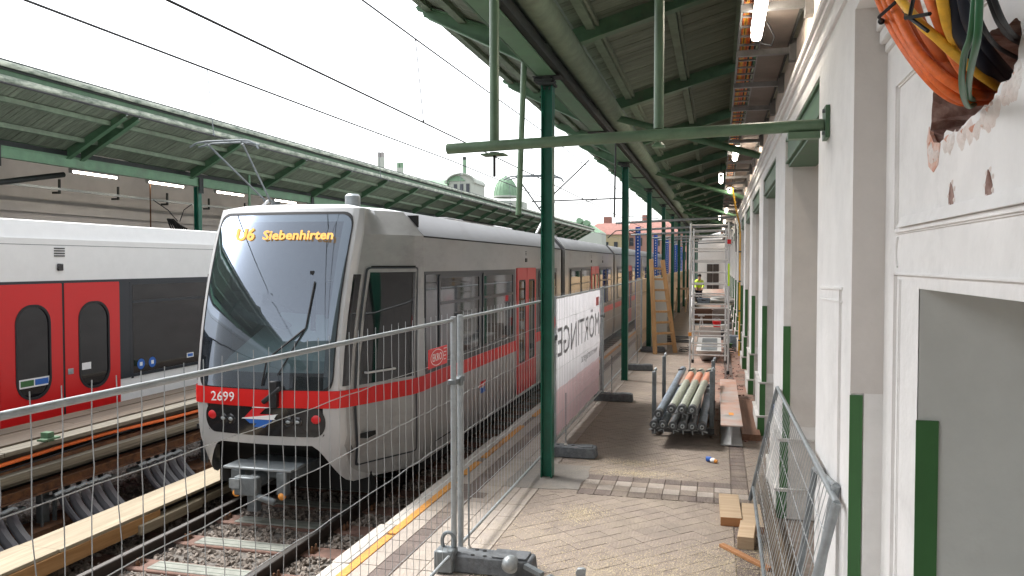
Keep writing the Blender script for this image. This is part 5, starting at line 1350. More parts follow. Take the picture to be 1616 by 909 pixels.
cable([(0.6, 2.352, 3.213), (0.63, 2.399, 3.141), (0.692, 2.514, 3.109), (0.777, 2.68, 3.086), (0.88, 2.889, 3.089)], 0.027, 'nv_c', n=36)
cable([(0.6, 2.26, 3.183), (0.63, 2.326, 3.136), (0.692, 2.459, 3.12), (0.777, 2.619, 3.101), (0.88, 2.821, 3.093)], 0.017, 'nv_c', n=36)
cable([(0.6, 2.432, 3.239), (0.63, 2.479, 3.167), (0.692, 2.592, 3.122), (0.777, 2.722, 3.092), (0.88, 2.877, 3.086)], 0.022, 'bl_c', n=36)
cable([(0.5, 1.805, 3.044), (0.507, 1.852, 2.979), (0.532, 1.992, 2.968), (0.578, 2.182, 2.951), (0.648, 2.423, 2.952), (0.741, 2.712, 2.98), (0.86, 3.042, 3.055)], 0.0075, 'gr_c', n=36)
cable([(0.5, 1.777, 3.035), (0.51, 1.821, 2.964), (0.548, 1.993, 2.949), (0.617, 2.267, 2.96), (0.72, 2.632, 2.992), (0.86, 3.042, 3.059)], 0.0075, 'gr_c', n=36)
cable([(0.565, 2.083, 3.129), (0.616, 2.145, 3.061), (0.719, 2.391, 3.078), (0.86, 2.678, 3.11)], 0.006, 'bl_c', n=36)
cable([(0.565, 1.95, 3.085), (0.616, 2.051, 3.054), (0.719, 2.306, 3.082), (0.86, 2.671, 3.153)], 0.0065, 'bl_c', n=36)
cable([(0.565, 1.921, 3.076), (0.616, 2.021, 3.048), (0.719, 2.283, 3.082), (0.86, 2.661, 3.16)], 0.0065, 'bl_c', n=36)
for (p, q) in (((.555, 3.08, 3.36), (.56, 2.86, 3.36)), ((.55, 2.66, 3.27), (.545, 2.36, 3.17)), ((.55, 2.56, 3.29), (.555, 2.42, 3.14))):
    MB().tube([p, ((p[0]+q[0])/2-.03, (p[1]+q[1])/2, (p[2]+q[2])/2-.015), q], .006, 6).ball(p, .012, 8, 5).build('cable_tie', 'bl_c', cb)

# ============================================================ MESH FENCE ALONG THE EDGE
FX = -2.07
fg = 'mesh fence panels along the platform edge'
def fence_panel(ya, yb, lab, proto=None):
    t = thing('mesh_fence', (FX, (ya+yb)/2, .12), lab, 'fence panel', fg)
    r_ = .025
    MB().tube([(FX, ya, .10), (FX, ya, 2.07)], r_, 12).tube([(FX, ya, 2.07), (FX, ya, 2.075)], r_*.9, 12).build('frame_post', 'galv', t)
    MB().tube([(FX, yb, .10), (FX, yb, 2.07)], r_, 12).build('frame_post', 'galv', t)
    MB().tube([(FX, ya+.01, 2.045), (FX, yb-.01, 2.045)], .014, 10).build('top_rail', 'galv', t)
    MB().tube([(FX, ya+.01, .15), (FX, yb-.01, .15)], .014, 10).build('bottom_rail', 'galv', t)
    n = int((yb-ya)/.121); q = random.Random(int(ya*10)); step = (yb-ya)/n; pr = []
    for v in range(3):
        y = ya+step
        pts = [(FX - .012, y+q.uniform(-.010, .010)*(k % 6 != 0), .13 + k*(2.10-.13)/13) for k in range(14)]
        pr.append(MB().tube(pts, .0021, 5, caps=False).build('vertical_wire', 'wire', t))
    for i in range(1, n-1):
        if i < 3: pr[i].location.y += step*i; continue
        shift(pr[i % 3], t, (0, step*i - pr[i % 3].location.y, 0)) if False else None
        c = pr[i % 3].copy(); COL.objects.link(c); c.parent = t; c.location = (0, step*i + (0), 0); WL[c.name] = WL[t.name]
    for z in (.46, .78, 1.075, 1.40, 1.735):
        pts = [(FX-.006, ya + (yb-ya)*k/24, z + q.uniform(-.006, .006)) for k in range(25)]
        MB().tube(pts, .0024, 5, caps=False).build('horizontal_wire', 'wire', t)
    return t
f0 = fence_panel(1.52, 6.08, 'second mesh fence panel, in front of the train nose, with the red oval plate')
fm = fence_panel(-2.2, 1.45, 'mesh fence panel beside the camera, outside the left picture edge')
f1 = fence_panel(6.25, 10.02, 'mesh fence panel between the two near grey posts and the green post')
f2 = fence_panel(10.20, 14.55, 'mesh fence panel that carries the white banner')
f3 = fence_panel(14.70, 18.60, 'mesh fence panel beyond the banner, around the second green post')
f4 = fence_panel(18.75, 22.4, 'farthest mesh fence panel, before the wooden hoarding')
# couplers
for y, f in ((6.165, f1), (10.11, f2), (14.62, f3), (18.68, f4)):
    MB().box(FX-.04, FX+.03, y-.12, y+.12, 1.52, 1.56).tube([(FX+.035, y, 1.50), (FX+.035, y, 1.58)], .018, 8).build('coupler', 'galv_d', f, bevel=.004)
# feet
ft = thing('concrete_block', (-1.84, 10.08, 0), 'grey recycled fence foot beside the nearest green post', 'weight block', 'grey fence feet')
def foot(b, x0, x1, y, h=.14):
    b.hexa([(x0, y-.115, 0.002), (x1, y-.115, 0.002), (x1, y+.115, 0.002), (x0, y+.115, 0.002)], [(x0+.015, y-.10, h), (x1-.015, y-.10, h), (x1-.015, y+.10, h), (x0+.015, y+.10, h)])
b = MB(); foot(b, -2.20, -1.49, 10.08); b.build('block', 'rubber', ft, bevel=.012)
b = MB()
for x in (-2.0, -1.9, -1.8, -1.66): b.tube([(x, 10.08, .1405), (x, 10.08, .142)], .022, 10)
b.tube([(-1.56, 10.04, .14), (-1.56, 10.04, .147)], .03, 8).build('socket', 'void', ft)
MB().box(-1.72, -1.54, 10.0, 10.16, .141, .150).build('lid', 'rubber', ft, bevel=.004)
clone(ft, None, (.02, 4.3, 0), 'grey fence foot at the far edge of the banner')
clone(ft, None, (.04, 8.62, 0), 'grey fence foot right of the second green post')
c = clone(ft, None, (.06, 12.6, 0), 'grey fence foot behind the foot of the wooden ladder')
# rebar rods
rb = thing('rebar_rod', (-1.98, 6.2, .13), 'ribbed steel rod standing in the nearest fence foot', 'rod', 'steel rods in the fence feet')
def rebar(x, y, z0, z1, t):
    pts = []; n = int((z1-z0)/.011)
    rr_ = [(.0075 if k % 2 else .0062) for k in range(n+1)]
    MB().tube([(x, y, z0+(z1-z0)*k/n) for k in range(n+1)], rr_, 7).build('rod', 'galv_d', t)
rebar(-1.98, 6.2, .13, .82, rb)
MB().tube([(-1.98, 6.2, .13), (-1.98, 6.2, .165)], [.035, .012], 10).build('dust_collar', 'conc_l', rb)
for (x, y, lab) in ((-1.90, 10.1, 'steel rod in front of the banner'), (-1.86, 14.4, 'steel rod just right of the banner'), (-1.82, 18.7, 'steel rod right of the second green post')):
    clone(rb, None, (x+1.98, y-6.2, .0), lab)
# foreground foot with clamp
nf = thing('concrete_block', (-1.75, 6.12, 0), 'nearest grey fence foot at the bottom of the picture with metal clamps on it', 'fence foot')
b = MB(); foot(b, -2.14, -1.40, 6.12, .145); b.build('block', 'rubber', nf, bevel=.014)
b = MB()
for (x, y) in ((-1.90, 6.17), (-1.90, 6.05), (-1.83, 6.16), (-1.80, 6.05), (-1.72, 6.17)): b.tube([(x, y, .1455), (x, y, .148)], .018, 10)
b.build('socket', 'void', nf)
MB().box(-1.74, -1.45, 6.03, 6.21, .1465, .16).build('lid', 'rubber', nf, bevel=.006)
MB().tube([(-1.56, 6.00, .155), (-1.56, 5.92, .13)], [.05, .065], 14).ball((-1.56, 5.93, .155), .06, 14, 8).build('clamp_boss', 'galv', nf)
MB().beam((-1.45, 6.0, .12), (-1.30, 5.93, .09), .05, .035).build('clamp_bar', 'galv_d', nf)
MB().box(-2.20, -2.04, 5.95, 6.10, .01, .19).build('clamp_block', 'galv_d', nf, bevel=.012)
pts = [(-2.11 + .055*math.cos(a), 6.06, .235 + .075*math.sin(a)) for a in [2*math.pi*k/20 for k in range(21)]]
MB().tube(pts, .016, 8).build('lifting_eye', 'galv_d', nf)
sc_ = thing('scaffold_clamp', (-1.22, 5.9, 0), 'dark grey scaffold coupler lying at the bottom edge of the picture', 'clamp')
MB().tube([(-1.30, 5.82, .05), (-1.22, 5.86, .10), (-1.12, 5.86, .05)], .035, 8).box(-1.30, -1.14, 5.80, 5.92, .004, .05).build('jaw', 'galv_d', sc_, bevel=.01)
MB().tube([(-1.14, 5.86, .06), (-1.04, 5.88, .06)], .012, 8).build('bolt', 'galv_d', sc_)
up = thing('prop_claw', (-.99, 5.98, 0), 'small upright curved grey clamp jaw at the bottom centre', 'clamp')
b = MB(); b.prism([(-1.03, 0), (-.99, 0), (-.975, .06), (-.965, .14), (-.985, .155), (-1.03, .15), (-1.045, .12), (-1.03, .07), (-1.01, .085), (-1.01, .10), (-1.0, .06)], 'y', 5.96, 6.0); b.build('jaw', 'galv', up, bevel=.004)
# EKRO plate on the fence
ek = tag(MB().box(FX+.004, FX+.008, 5.49, 5.90, 1.718, 1.860).build('name_plate', 'red_plate', f0), None)
pts = [(5.67+.140*math.cos(a), 1.789+.062*math.sin(a)) for a in [2*math.pi*k/28 for k in range(28)]]
inn = [(5.67+.134*math.cos(a), 1.789+.057*math.sin(a)) for a in [2*math.pi*k/28 for k in range(28)]]
ring(MB(), pts, inn, FX+.008, FX+.0095).build('plate_oval', 'white', ek)
text('plate_lettering', 'EKRO', .082, 'white', ek, (FX+.010, 5.67, 1.788), (0, 1, 0), (0, 0, 1), .0008, sx=1.0)
for k in range(4): MB().box(FX+.008, FX+.009, 5.82, 5.885-.008*k, 1.838-.028*k, 1.844-.028*k).build('plate_small_print', 'white', ek)
# second small plates
pl = MB(); pl.prism([(10.02+.10*math.cos(a), 1.74+.085*math.sin(a)) for a in [2*math.pi*k/12 for k in range(12)]], 'x', FX+.022, FX+.027).build('red_disc', 'red_plate', f1)
MB().box(FX-.03, FX-.026, 18.3, 18.55, 1.60, 1.78).build('red_plate', 'red_plate', f3)

# banner seen from behind, on the track side of the panel
def banner_mat():
    m = mat('banner_fabric', (.72, .71, .73), .8, noise=.03, nscale=3)
    nt = m.node_tree; b = nt.nodes["Principled BSDF"]; geo = nt.nodes.new("ShaderNodeNewGeometry"); sp = nt.nodes.new("ShaderNodeSeparateXYZ"); nt.links.new(geo.outputs['Position'], sp.inputs[0])
    m1 = nt.nodes.new("ShaderNodeMath"); m1.operation = 'MULTIPLY'; m1.inputs[1].default_value = .0; nt.links.new(sp.outputs[1], m1.inputs[0])
    c = nt.nodes.new("ShaderNodeMath"); c.operation = 'LESS_THAN'; c.inputs[1].default_value = .78; nt.links.new(sp.outputs[2], c.inputs[0])
    mx = nt.nodes.new("ShaderNodeMix"); mx.data_type = 'RGBA'; mx.inputs[7].default_value = (.70, .52, .53, 1)
    src = b.inputs['Base Color'].links[0].from_socket; nt.links.new(src, mx.inputs[6]); nt.links.new(c.outputs[0], mx.inputs[0]); nt.links.new(mx.outputs[2], b.inputs['Base Color'])
    tr = nt.nodes.new('ShaderNodeBsdfTranslucent'); nt.links.new(mx.outputs[2], tr.inputs[0]); ms = nt.nodes.new('ShaderNodeMixShader'); ms.inputs[0].default_value = .55
    o = nt.nodes['Material Output']; nt.links.new(b.outputs[0], ms.inputs[1]); nt.links.new(tr.outputs[0], ms.inputs[2]); nt.links.new(ms.outputs[0], o.inputs[0])
    return m
bt = thing('banner', (FX-.03, 12.4, .16), 'white and pink advertising banner tied behind the fence, its lettering reversed', 'banner')
b = MB(); ny, nz = 40, 16; vs = []
for j in range(nz+1):
    for i in range(ny+1):
        y = 10.28 + (14.50-10.28)*i/ny; z = .17 + (2.02-.17)*j/nz
        vs.append((FX-.035 + .006*math.sin(y*9+z*2) + .004*math.sin(z*14+y*3), y, z))
b.add(vs, [(j*(ny+1)+i, j*(ny+1)+i+1, (j+1)*(ny+1)+i+1, (j+1)*(ny+1)+i) for j in range(nz) for i in range(ny)]).build('fabric', banner_mat(), bt, fix=False)
M['ban_grey'] = mat('show_through_grey', (.30, .30, .32), .8); M['ban_red'] = mat('show_through_red', (.62, .10, .09), .8); M['ban_pale'] = mat('show_through_pale', (.74, .60, .60), .8)
BX = FX-.022
text('lettering', 'MÖRTINGER', .58, 'ban_grey', bt, (BX, 14.42, 1.40), (0, -1, 0), (0, 0, 1), .0005, align='LEFT', sx=1.33)
text('small_lettering', 'www.moertinger.at', .19, 'ban_grey', bt, (BX, 13.3, .98), (0, -1, 0), (0, 0, 1), .0005, align='CENTER', sx=1.15)
text('pink_lettering', 'BAUGESELLSCHAFT', .21, 'ban_pale', bt, (BX, 14.35, .62), (0, -1, 0), (0, 0, 1), .0005, align='LEFT', sx=1.45)
text('pink_lettering', 'HOCHBAU  UMBAU', .19, 'ban_pale', bt, (BX, 14.35, .38), (0, -1, 0), (0, 0, 1), .0005, align='LEFT', sx=1.45)
MB().box(BX, BX+.001, 13.98, 14.32, 1.75, 1.90).build('red_square', 'ban_red', bt)

# ============================================================ HOARDING + BLUE POSTS
hd = thing('hoarding', (-2.2, 40, 0), 'light wooden board hoarding along the far platform edge', 'hoarding')
yb_ = 22.6; i = 0
while yb_ < 66:
    MB().box(-2.24+rng.uniform(-.01, .01), -2.215, yb_, yb_+1.24, .05, 2.03+rng.uniform(-.03, .02)).build('panel', 'hoard', hd, smooth=False); yb_ += 1.25
MB().box(-2.21, -2.15, 22.6, 66, 1.55, 1.63).box(-2.21, -2.15, 22.6, 66, .4, .48).build('rail', 'wood_blk', hd)
MB().box(-2.21, -2.11, 22.5, 22.6, 0, 2.1).build('end_post', 'wood_blk', hd)
bp = thing('blue_post', (-2.9, 29.9, 0), 'nearest bright blue perforated post above the hoarding', 'post', 'blue perforated posts along the hoarding')
b = MB().box(-2.99, -2.97, 29.82, 29.98, 0, 3.87).box(-2.83, -2.81, 29.82, 29.98, 0, 3.87).box(-2.97, -2.83, 29.89, 29.91, 0, 3.87); b.build('shaft', 'blue', bp)
b = MB()
for k in range(16): b.box(-2.93, -2.88, 29.883, 29.888, 1.9+.12*k, 1.95+.12*k)
b.build('hole', 'white', bp)
for y, lab in ((38.6, 'second blue post'), (47.5, 'third blue post'), (56.9, 'fourth blue post'), (60.5, 'fifth blue post'), (66, 'sixth blue post')): clone(bp, None, (0, y-29.9, -.0), lab + ' from the camera, above the hoarding')
t = MB().tube([(-2.9, 29.8, 3.6), (-3.2, 29.6, 3.75), (-3.7, 29.6, 3.72), (-4.0, 29.6, 3.45)], .02, 6).build('cable_loop', 'bl_c', None); tag(t, 'dark cable loop hanging left of the nearest blue post', 'cable')

# ============================================================ SCAFFOLD
def ladder_frame(x0, x1, y, z0, z1, n, name, parent, r=.024):
    MB().tube([(x0, y, z0), (x0, y, z1)], r, 10).build('upright', 'alu', parent); MB().tube([(x1, y, z0), (x1, y, z1)], r, 10).build('upright', 'alu', parent)
    for k in range(n):
        z = z0 + .35 + (z1-z0-.4)*k/(n-1)
        MB().tube([(x0, y, z), (x1, y, z)], .016, 8).build('rung', 'alu', parent)
tw = thing('scaffold_tower', (-.2, 19.4, 0), 'narrow aluminium ladder scaffold tower in the middle of the platform', 'scaffold')
ladder_frame(-.60, .235, 18.4, 0.08, 3.42, 12, 'front', tw)
ladder_frame(-.585, .19, 20.4, .08, 3.38, 12, 'back', tw)
for x in (-.60, .235):
    MB().tube([(x, 18.4, .62), (x, 20.4, .62)], .018, 8).build('side_rail', 'alu', tw); MB().tube([(x, 18.4, 3.1), (x, 20.4, 3.1)], .018, 8).build('side_rail', 'alu', tw)
    MB().tube([(x, 18.4, .7), (x, 20.4, 2.3)], .014, 8).build('diagonal_brace', 'alu', tw)
    MB().tube([(x, 18.4, 0.0), (x, 18.4, .09)], .035, 10).build('foot', 'black', tw); MB().tube([(x, 20.4, 0.0), (x, 20.4, .09)], .035, 10).build('foot', 'black', tw)
MB().box(.20, .28, 18.36, 18.44, 2.94, 3.04).build('red_clamp', 'red_plate', tw); MB().box(.215, .255, 18.36, 18.38, 2.0, 2.5).build('yellow_tag', 'hivis', tw); MB().box(-.64, -.57, 18.35, 18.42, .86, .94).build('orange_clip', 'orangep', tw)
pg2 = 'grey steel pipes crossing above the platform'
cp0 = thing('overhead_pipe', (-1, 24, 3.8), 'nearest grey steel pipe crossing above the platform behind the tower', 'pipe', pg2)
MB().tube([(-3.0, 24.0, 3.72), (.5, 24.1, 3.86)], .035, 10).build('tube', 'galv', cp0)
for k, (y, z) in enumerate(((26, 3.66), (29, 3.62), (32, 3.74), (36, 3.72), (41, 3.78), (47, 3.8), (54, 3.85))):
    clone(cp0, None, (rng.uniform(-.1, .1), y-24, z-3.8), '%s grey steel pipe crossing above the platform behind the tower' % ('second', 'third', 'fourth', 'fifth', 'sixth', 'seventh', 'eighth')[k])
# wooden ladder leaning against the third post
wl = thing('wooden_ladder', (-1.4, 21.9, 0), 'wooden ladder leaning on the green post beside the hoarding', 'ladder')
A0, A1 = Vector((-1.80, 22.4, 2.62)), Vector((-1.66, 22.1, 0.0)); B0, B1 = Vector((-1.50, 22.5, 2.60)), Vector((-1.14, 22.6, 0.0))
MB().beam(A1, A0, .05, .12, (1, 0, 0)).build('stile', 'wood_lad', wl, bevel=.004); MB().beam(B1, B0, .05, .12, (1, 0, 0)).build('stile', 'wood_lad', wl, bevel=.004)
for k in range(8):
    f_ = .10 + k*.115; p = A1 + (A0-A1)*f_; q = B1 + (B0-B1)*f_; MB().beam(p, q, .05, .06).build('rung', 'wood_lad', wl)
t = thing('white_board', (-1.6, 23, 0), 'pale grey board standing behind the wooden ladder', 'board'); MB().box(-1.78, -1.42, 23.4, 23.46, .0, 2.1).build('sheet', 'lampbody', t)

# ============================================================ BUNDLE OF STEEL PROPS
pb = thing('prop_stillage', (-.5, 12.5, 0), 'dark steel stillage with four upright stakes holding the props', 'stillage')
for (x, y, h) in ((-.885, 11.65, .93), (-.86, 13.45, .95), (-.075, 11.9, .93), (-.06, 13.2, .93)):
    MB().box(x-.03, x+.03, y-.03, y+.03, .02, h).build('stake', 'galv_d', pb, bevel=.004)
    MB().tube([(x, y+.0, h-.03), (x+.01, y+.02, h+.03), (x+.03, y+.03, h+.05)], .012, 6).ball((x+.02, y, h+.03), .025, 8, 5).build('stake_hook', 'galv', pb)
MB().box(-.92, -.03, 11.61, 11.69, .06, .14).box(-.92, -.03, 13.2, 13.28, .06, .14).box(-.90, -.84, 11.6, 13.5, .06, .12).box(-.10, -.04, 11.6, 13.3, .06, .12).build('base_frame', 'steelk', pb)
MB().box(-.16, -.05, 12.9, 13.0, .45, .51).build('cross_bar', 'galv_d', pb)
pg3 = 'steel props lying in the stillage'
def prop(x0, x1, z0, z1, m, lab, ya=10.9, yb=14.75, r=.056, orange=False):
    t = thing('steel_prop', (x0, ya, z0-r), lab, 'steel prop', pg3)
    def P(f_): return (x0+(x1-x0)*f_, ya+(yb-ya)*f_, z0+(z1-z0)*f_)
    MB().tube([P(.03), P(.62 if orange else .985)], r, 18).build('outer_tube', m, t); OT = MB().tube([P(.03), P(.035)], r*1.002, 18).build('tube_end', m, t)
    if orange: MB().tube([P(.62), P(.86)], r*.995, 18).build('primer_band', 'steelo', t); MB().tube([P(.86), P(.985)], r*.99, 18).build('outer_tube', m, t)
    MB().hollow(P(0.0), P(.035), r*1.06, r*.50, 18).build('end_collar', 'steelk', t)
    MB().hollow(P(-.010), P(.01), r*.50, r*.28, 14).build('end_socket', 'galv', OT)
    MB().tube([P(.012), P(.014)], r*.5, 14).build('socket_dark', 'void', OT)
    a = rng.uniform(-.4, .4); c = Vector(P(.02)); d1 = Vector((math.cos(a), 0, math.sin(a)))*.075
    MB().tube([c-d1+Vector((0, -.02, -.06)), c+d1+Vector((0, -.02, -.06))], .009, 6).tube([c+Vector((0, -.02, -.05)), c+Vector((.005, -.02, -.12))], .009, 6).build('wing_handle', 'galv', t)
    c = Vector(P(.88)); MB().tube([c+Vector((-.05, -.03, r)), c+Vector((.04, .02, r+.02))], .014, 6).build('pin', 'steelk', t)
    return t
xs6 = [-.83, -.71, -.575, -.447, -.32, -.19]; ms = ['steelk', 'steelb', 'steelk', 'steelk', 'steelk', 'steelb']
nm6 = ['leftmost', 'second from left', 'third from left', 'third from right', 'second from right', 'rightmost']
for i, x in enumerate(xs6): prop(x, x+.13 if i < 4 else x+.05, .30, .34, ms[i], '%s dark steel prop in the lower row' % nm6[i], yb=14.3)
prop(-.775, -.60, .43, .56, 'steelb', 'blue grey steel prop at the left of the upper row', ya=11.0, yb=14.9)
for i, (xa, xb) in enumerate(((-.60, -.42), (-.46, -.27), (-.325, -.12))):
    prop(xa, xb, .515, .545, 'steelp', 'pale green steel prop with orange band, %s of the upper three' % ('left', 'middle', 'right')[i], ya=10.95, yb=14.85, orange=True)
# stacked H beams
hb = thing('steel_h_beam', (.2, 12.8, 0), 'grey wide flange steel beam with orange stains lying on the tiles', 'steel beam')
MB().box(.055, .345, 11.15, 15.6, .275, .295).build('top_flange', 'hbeam', hb, bevel=.003); MB().box(.055, .345, 11.15, 15.6, .012, .032).build('bottom_flange', 'hbeam_end', hb, bevel=.003)
MB().box(.193, .207, 11.15, 15.6, .032, .275).build('web', 'hbeam_end', hb)
MB().box(.17, .24, 11.9, 12.1, .2952, .2962).build('orange_mark', 'orangep', hb)
t = thing('timber_step', (.45, 11.8, 0), 'dusty red brown timber beside the steel beam', 'timber'); MB().box(.35, .60, 11.6, 14.5, .0, .09).build('plank', 'timber_r', t)

# bottle
bo = thing('crushed_can', (-.065, 10.2, 0), 'small crumpled blue and white drink can lying on the tiles', 'can')
m3 = Matrix.Rotation(R(-35), 3, 'Z')
def cp_(x, y, z): v = m3 @ Vector((x, y, z)); return (-.065+v.x, 10.2+v.y, v.z+.035)
MB().tube([cp_(-.06, 0, 0), cp_(-.065, 0, .0), cp_(-.02, .008, .004), cp_(.0, .004, -.004)], [.022, .033, .030, .026], 10).build('can_body', 'blue', bo, smooth=False)
MB().tube([cp_(.0, .004, -.004), cp_(.03, 0, .0), cp_(.055, 0, -.004)], [.026, .031, .026], 10).build('can_label', 'white', bo, smooth=False)
MB().tube([cp_(.055, 0, -.004), cp_(.085, .004, -.01)], [.024, .020], 10).build('can_end', 'orangep', bo, smooth=False)

# ============================================================ TIMBER OFFCUTS + LEANING FENCE
def block(x, y, z, sx, sy, sz, rot, m, lab, end=None, cat='wood block'):
    t = thing('wood_block', (x, y, z), lab, cat, 'sawn timber offcuts by the leaning fence')
    rm = Matrix.Rotation(R(rot), 3, 'Z')
    MB().obox((x, y, z+sz/2), (sx, sy, sz), rm).build('block', m, t, bevel=.004)
    if end:
        c = rm @ Vector((0, -sy/2-.0015, 0)); MB().obox((x+c.x, y+c.y, z+sz/2), (sx*.985, .003, sz*.97), rm).build('end_grain', end, t)
block(.135, 8.15, .0, .20, .80, .085, 1, 'wood_blk', 'pale squared timber offcut nearest the tile band', 'wood_or')
block(.36, 7.95, .0, .25, .72, .07, -3, 'wood_blk', 'wide offcut plank partly behind the leaning mesh', 'wood_or')
block(.27, 7.35, .0, .14, .40, .11, -5, 'wood_blk', 'small pale block in front of the wider offcut', 'wood_blk')
block(.24, 6.93, .0, .055, .62, .03, 38, 'wood_or', 'thin orange lath lying at an angle at the bottom right', None, 'lath')
t = thing('long_plank', (.5, 7.8, 0), 'long dusty brown plank lying along the foot of the wall behind the mesh', 'plank'); MB().obox((.50, 7.4, .05), (.13, 3.9, .10), Matrix.Rotation(R(.6), 3, 'Z')).build('plank', 'wood_old', t, bevel=.004)
def leaning(p_bf, p_tf, p_bn, p_tn, lab, wires=True, plate=True):
    t = thing('leaning_fence', tuple((Vector(p_bf)+Vector(p_bn))/2), lab, 'fence panel', 'mesh panels leaning on the wall')
    bf, tf, bn, tn = map(Vector, (p_bf, p_tf, p_bn, p_tn))
    MB().tube([bf, tf], .021, 12).build('upright', 'galv_d', t); MB().tube([bn, tn], .024, 12).build('upright', 'galv', t)
    MB().tube([tf, tn], .017, 12).build('top_rail', 'galv', t); MB().tube([bf+(tf-bf)*.12, bn+(tn-bn)*.12], .016, 10).build('bottom_rail', 'galv_d', t)
    if wires:
        n = 38
        for k in range(1, n):
            f_ = k/n; a = bf+(bn-bf)*f_; c = tf+(tn-tf)*f_; a = a+(c-a)*.12; MB().tube([a, a+(c-a)*.5+Vector((rng.uniform(-.006, .006), 0, 0)), c], .0021, 4, caps=False).build('cross_wire', 'wire', t)
        for k in range(1, 6):
            f_ = .12+.88*k/6; MB().tube([bf+(tf-bf)*f_, bn+(tn-bn)*f_], .0024, 4, caps=False).build('long_wire', 'wire', t)
    if plate:
        c = bf+(tf-bf)*.84; c2 = c+(bn-bf).normalized()*.10
        b = MB().hexa([c+Vector((.0, -.02, -.07)), c2+Vector((0, 0, -.07)), c2+Vector((.003, 0, -.07)), c+Vector((.003, -.02, -.07))], [c+Vector((.02, -.02, .07)), c2+Vector((.02, 0, .07)), c2+Vector((.023, 0, .07)), c+Vector((.023, -.02, .07))]); b.build('tag_plate', 'white', t)
        b = MB().hexa([c+Vector((-.006, -.04, -.04)), c2+Vector((-.006, .03, -.03)), c2+Vector((-.004, .03, -.03)), c+Vector((-.004, -.04, -.04))], [c+Vector((.006, -.04, .03)), c2+Vector((.006, .03, .03)), c2+Vector((.008, .03, .03)), c+Vector((.008, -.04, .03))]); b.build('tag_mark', 'bluep', t)
    return t
leaning((.345, 8.60, .02), (.595, 8.42, 1.245), (.30, 4.30, .02), (.585, 4.22, 1.30), 'front galvanised mesh panel leaning against the wall, with a small blue tag')
leaning((.46, 5.35, .02), (.605, 5.30, 1.20), (.42, 4.55, .02), (.607, 4.40, 1.34), 'short barrier tucked behind the near end of the front leaning panel', wires=False, plate=False)

# ============================================================ FAR CLUTTER
ht = thing('mortar_trough', (-.22, 20.8, 0), 'shiny metal mortar trough standing under the scaffold tower', 'trough')
MB().hexa([(-.40, 20.9, .02), (.0, 20.9, .02), (.0, 22.6, .02), (-.40, 22.6, .02)], [(-.52, 20.5, .30), (.10, 20.5, .30), (.10, 23.0, .42), (-.52, 23.0, .42)]).build('pan', 'alu', ht)
MB().hexa([(-.38, 20.6, .305), (-.02, 20.6, .305), (-.02, 22.8, .41), (-.38, 22.8, .41)], [(-.40, 20.6, .31), (.0, 20.6, .31), (.0, 22.8, .415), (-.40, 22.8, .415)]).build('mortar', 'galv_d', ht)
t = thing('leaning_sheet', (-.2, 24, 0), 'brownish metal sheet leaning behind the trough', 'sheet'); MB().hexa([(-.5, 23.6, 0), (.1, 23.6, 0), (.1, 23.65, 0), (-.5, 23.65, 0)], [(-.5, 24.1, .62), (.1, 24.1, .62), (.1, 24.15, .62), (-.5, 24.15, .62)]).build('sheet', 'traypanel', t)
def crate(x, y, z, sx, sy, sz, m, lab, cat='crate', nm='crate'):
    t = thing(nm, (x, y, z), lab, cat)
    MB().box(x-sx/2, x+sx/2, y-sy/2, y+sy/2, z, z+.03).box(x-sx/2, x-sx/2+.03, y-sy/2, y+sy/2, z, z+sz).box(x+sx/2-.03, x+sx/2, y-sy/2, y+sy/2, z, z+sz).box(x-sx/2, x+sx/2, y-sy/2, y-sy/2+.03, z, z+sz).box(x-sx/2, x+sx/2, y+sy/2-.03, y+sy/2, z, z+sz).build('box', m, t, bevel=.004)
    MB().box(x-sx/2-.02, x+sx/2+.02, y-sy/2-.02, y-sy/2, z+sz-.05, z+sz).build('rim', m, t)
    MB().box(x-.08, x+.08, y-sy/2-.03, y-sy/2-.021, z+sz*.55, z+sz*.7).build('handle', 'black', t)
crate(-.50, 30, .32, .62, .7, .5, 'crate_b', 'left brown crate on the bench behind the scaffold tower')
crate(.12, 30, .32, .60, .7, .5, 'traypanel', 'right brown crate on the bench behind the scaffold tower')
tb = thing('work_bench', (-.2, 30, 0), 'low grey work bench under the brown crates', 'bench'); MB().box(-.9, .5, 29.6, 30.5, .27, .32).build('top', 'galv_d', tb)
for x, y in ((-.85, 29.65), (.45, 29.65), (-.85, 30.45), (.45, 30.45)): MB().box(x-.03, x+.03, y-.03, y+.03, 0, .27).build('leg', 'galv_d', tb)
crate(-.55, 33, .9, .5, .5, .20, 'steelb', 'dark blue tool case behind the brown crates', 'tool case', 'tool_case')
t2_ = thing('trestle_table', (-.2, 33.5, 0), 'trestle table covered with tools beyond the crates', 'table'); MB().box(-1.0, .7, 33, 34, .84, .9).build('top', 'wood_pale', t2_)
for x in (-.9, .6): MB().beam((x-.2, 33.5, 0), (x, 33.5, .84), .05, .05).beam((x+.2, 33.5, 0), (x, 33.5, .84), .05, .05).build('leg', 'galv_d', t2_)
t = thing('cement_sack', (.05, 33.4, .9), 'pile of white sacks on the trestle table', 'sacks'); 
for k in range(3): MB().ball((-.05+.2*k, 33.5, 1.0+.10*(k % 2)), .3, 12, 7, (1.4, .8, .35)).build('sack', 'lampbody', t)
rb_ = thing('red_bucket', (-.02, 27, .3), 'red bucket in front of the brown crates', 'bucket'); MB().tube([(-.02, 27, .32), (-.02, 27, .60)], [.10, .14], 16, caps=True).build('pail', 'red_plate', rb_); MB().tube([(-.02+.14*math.cos(a), 27, .60+.10*math.sin(a)) for a in [math.pi*k/8 for k in range(9)]], .008, 5).build('handle', 'galv', rb_)
MB().box(-.25, .25, 26.8, 27.2, .0, .31).build('stand', 'steelk', rb_)
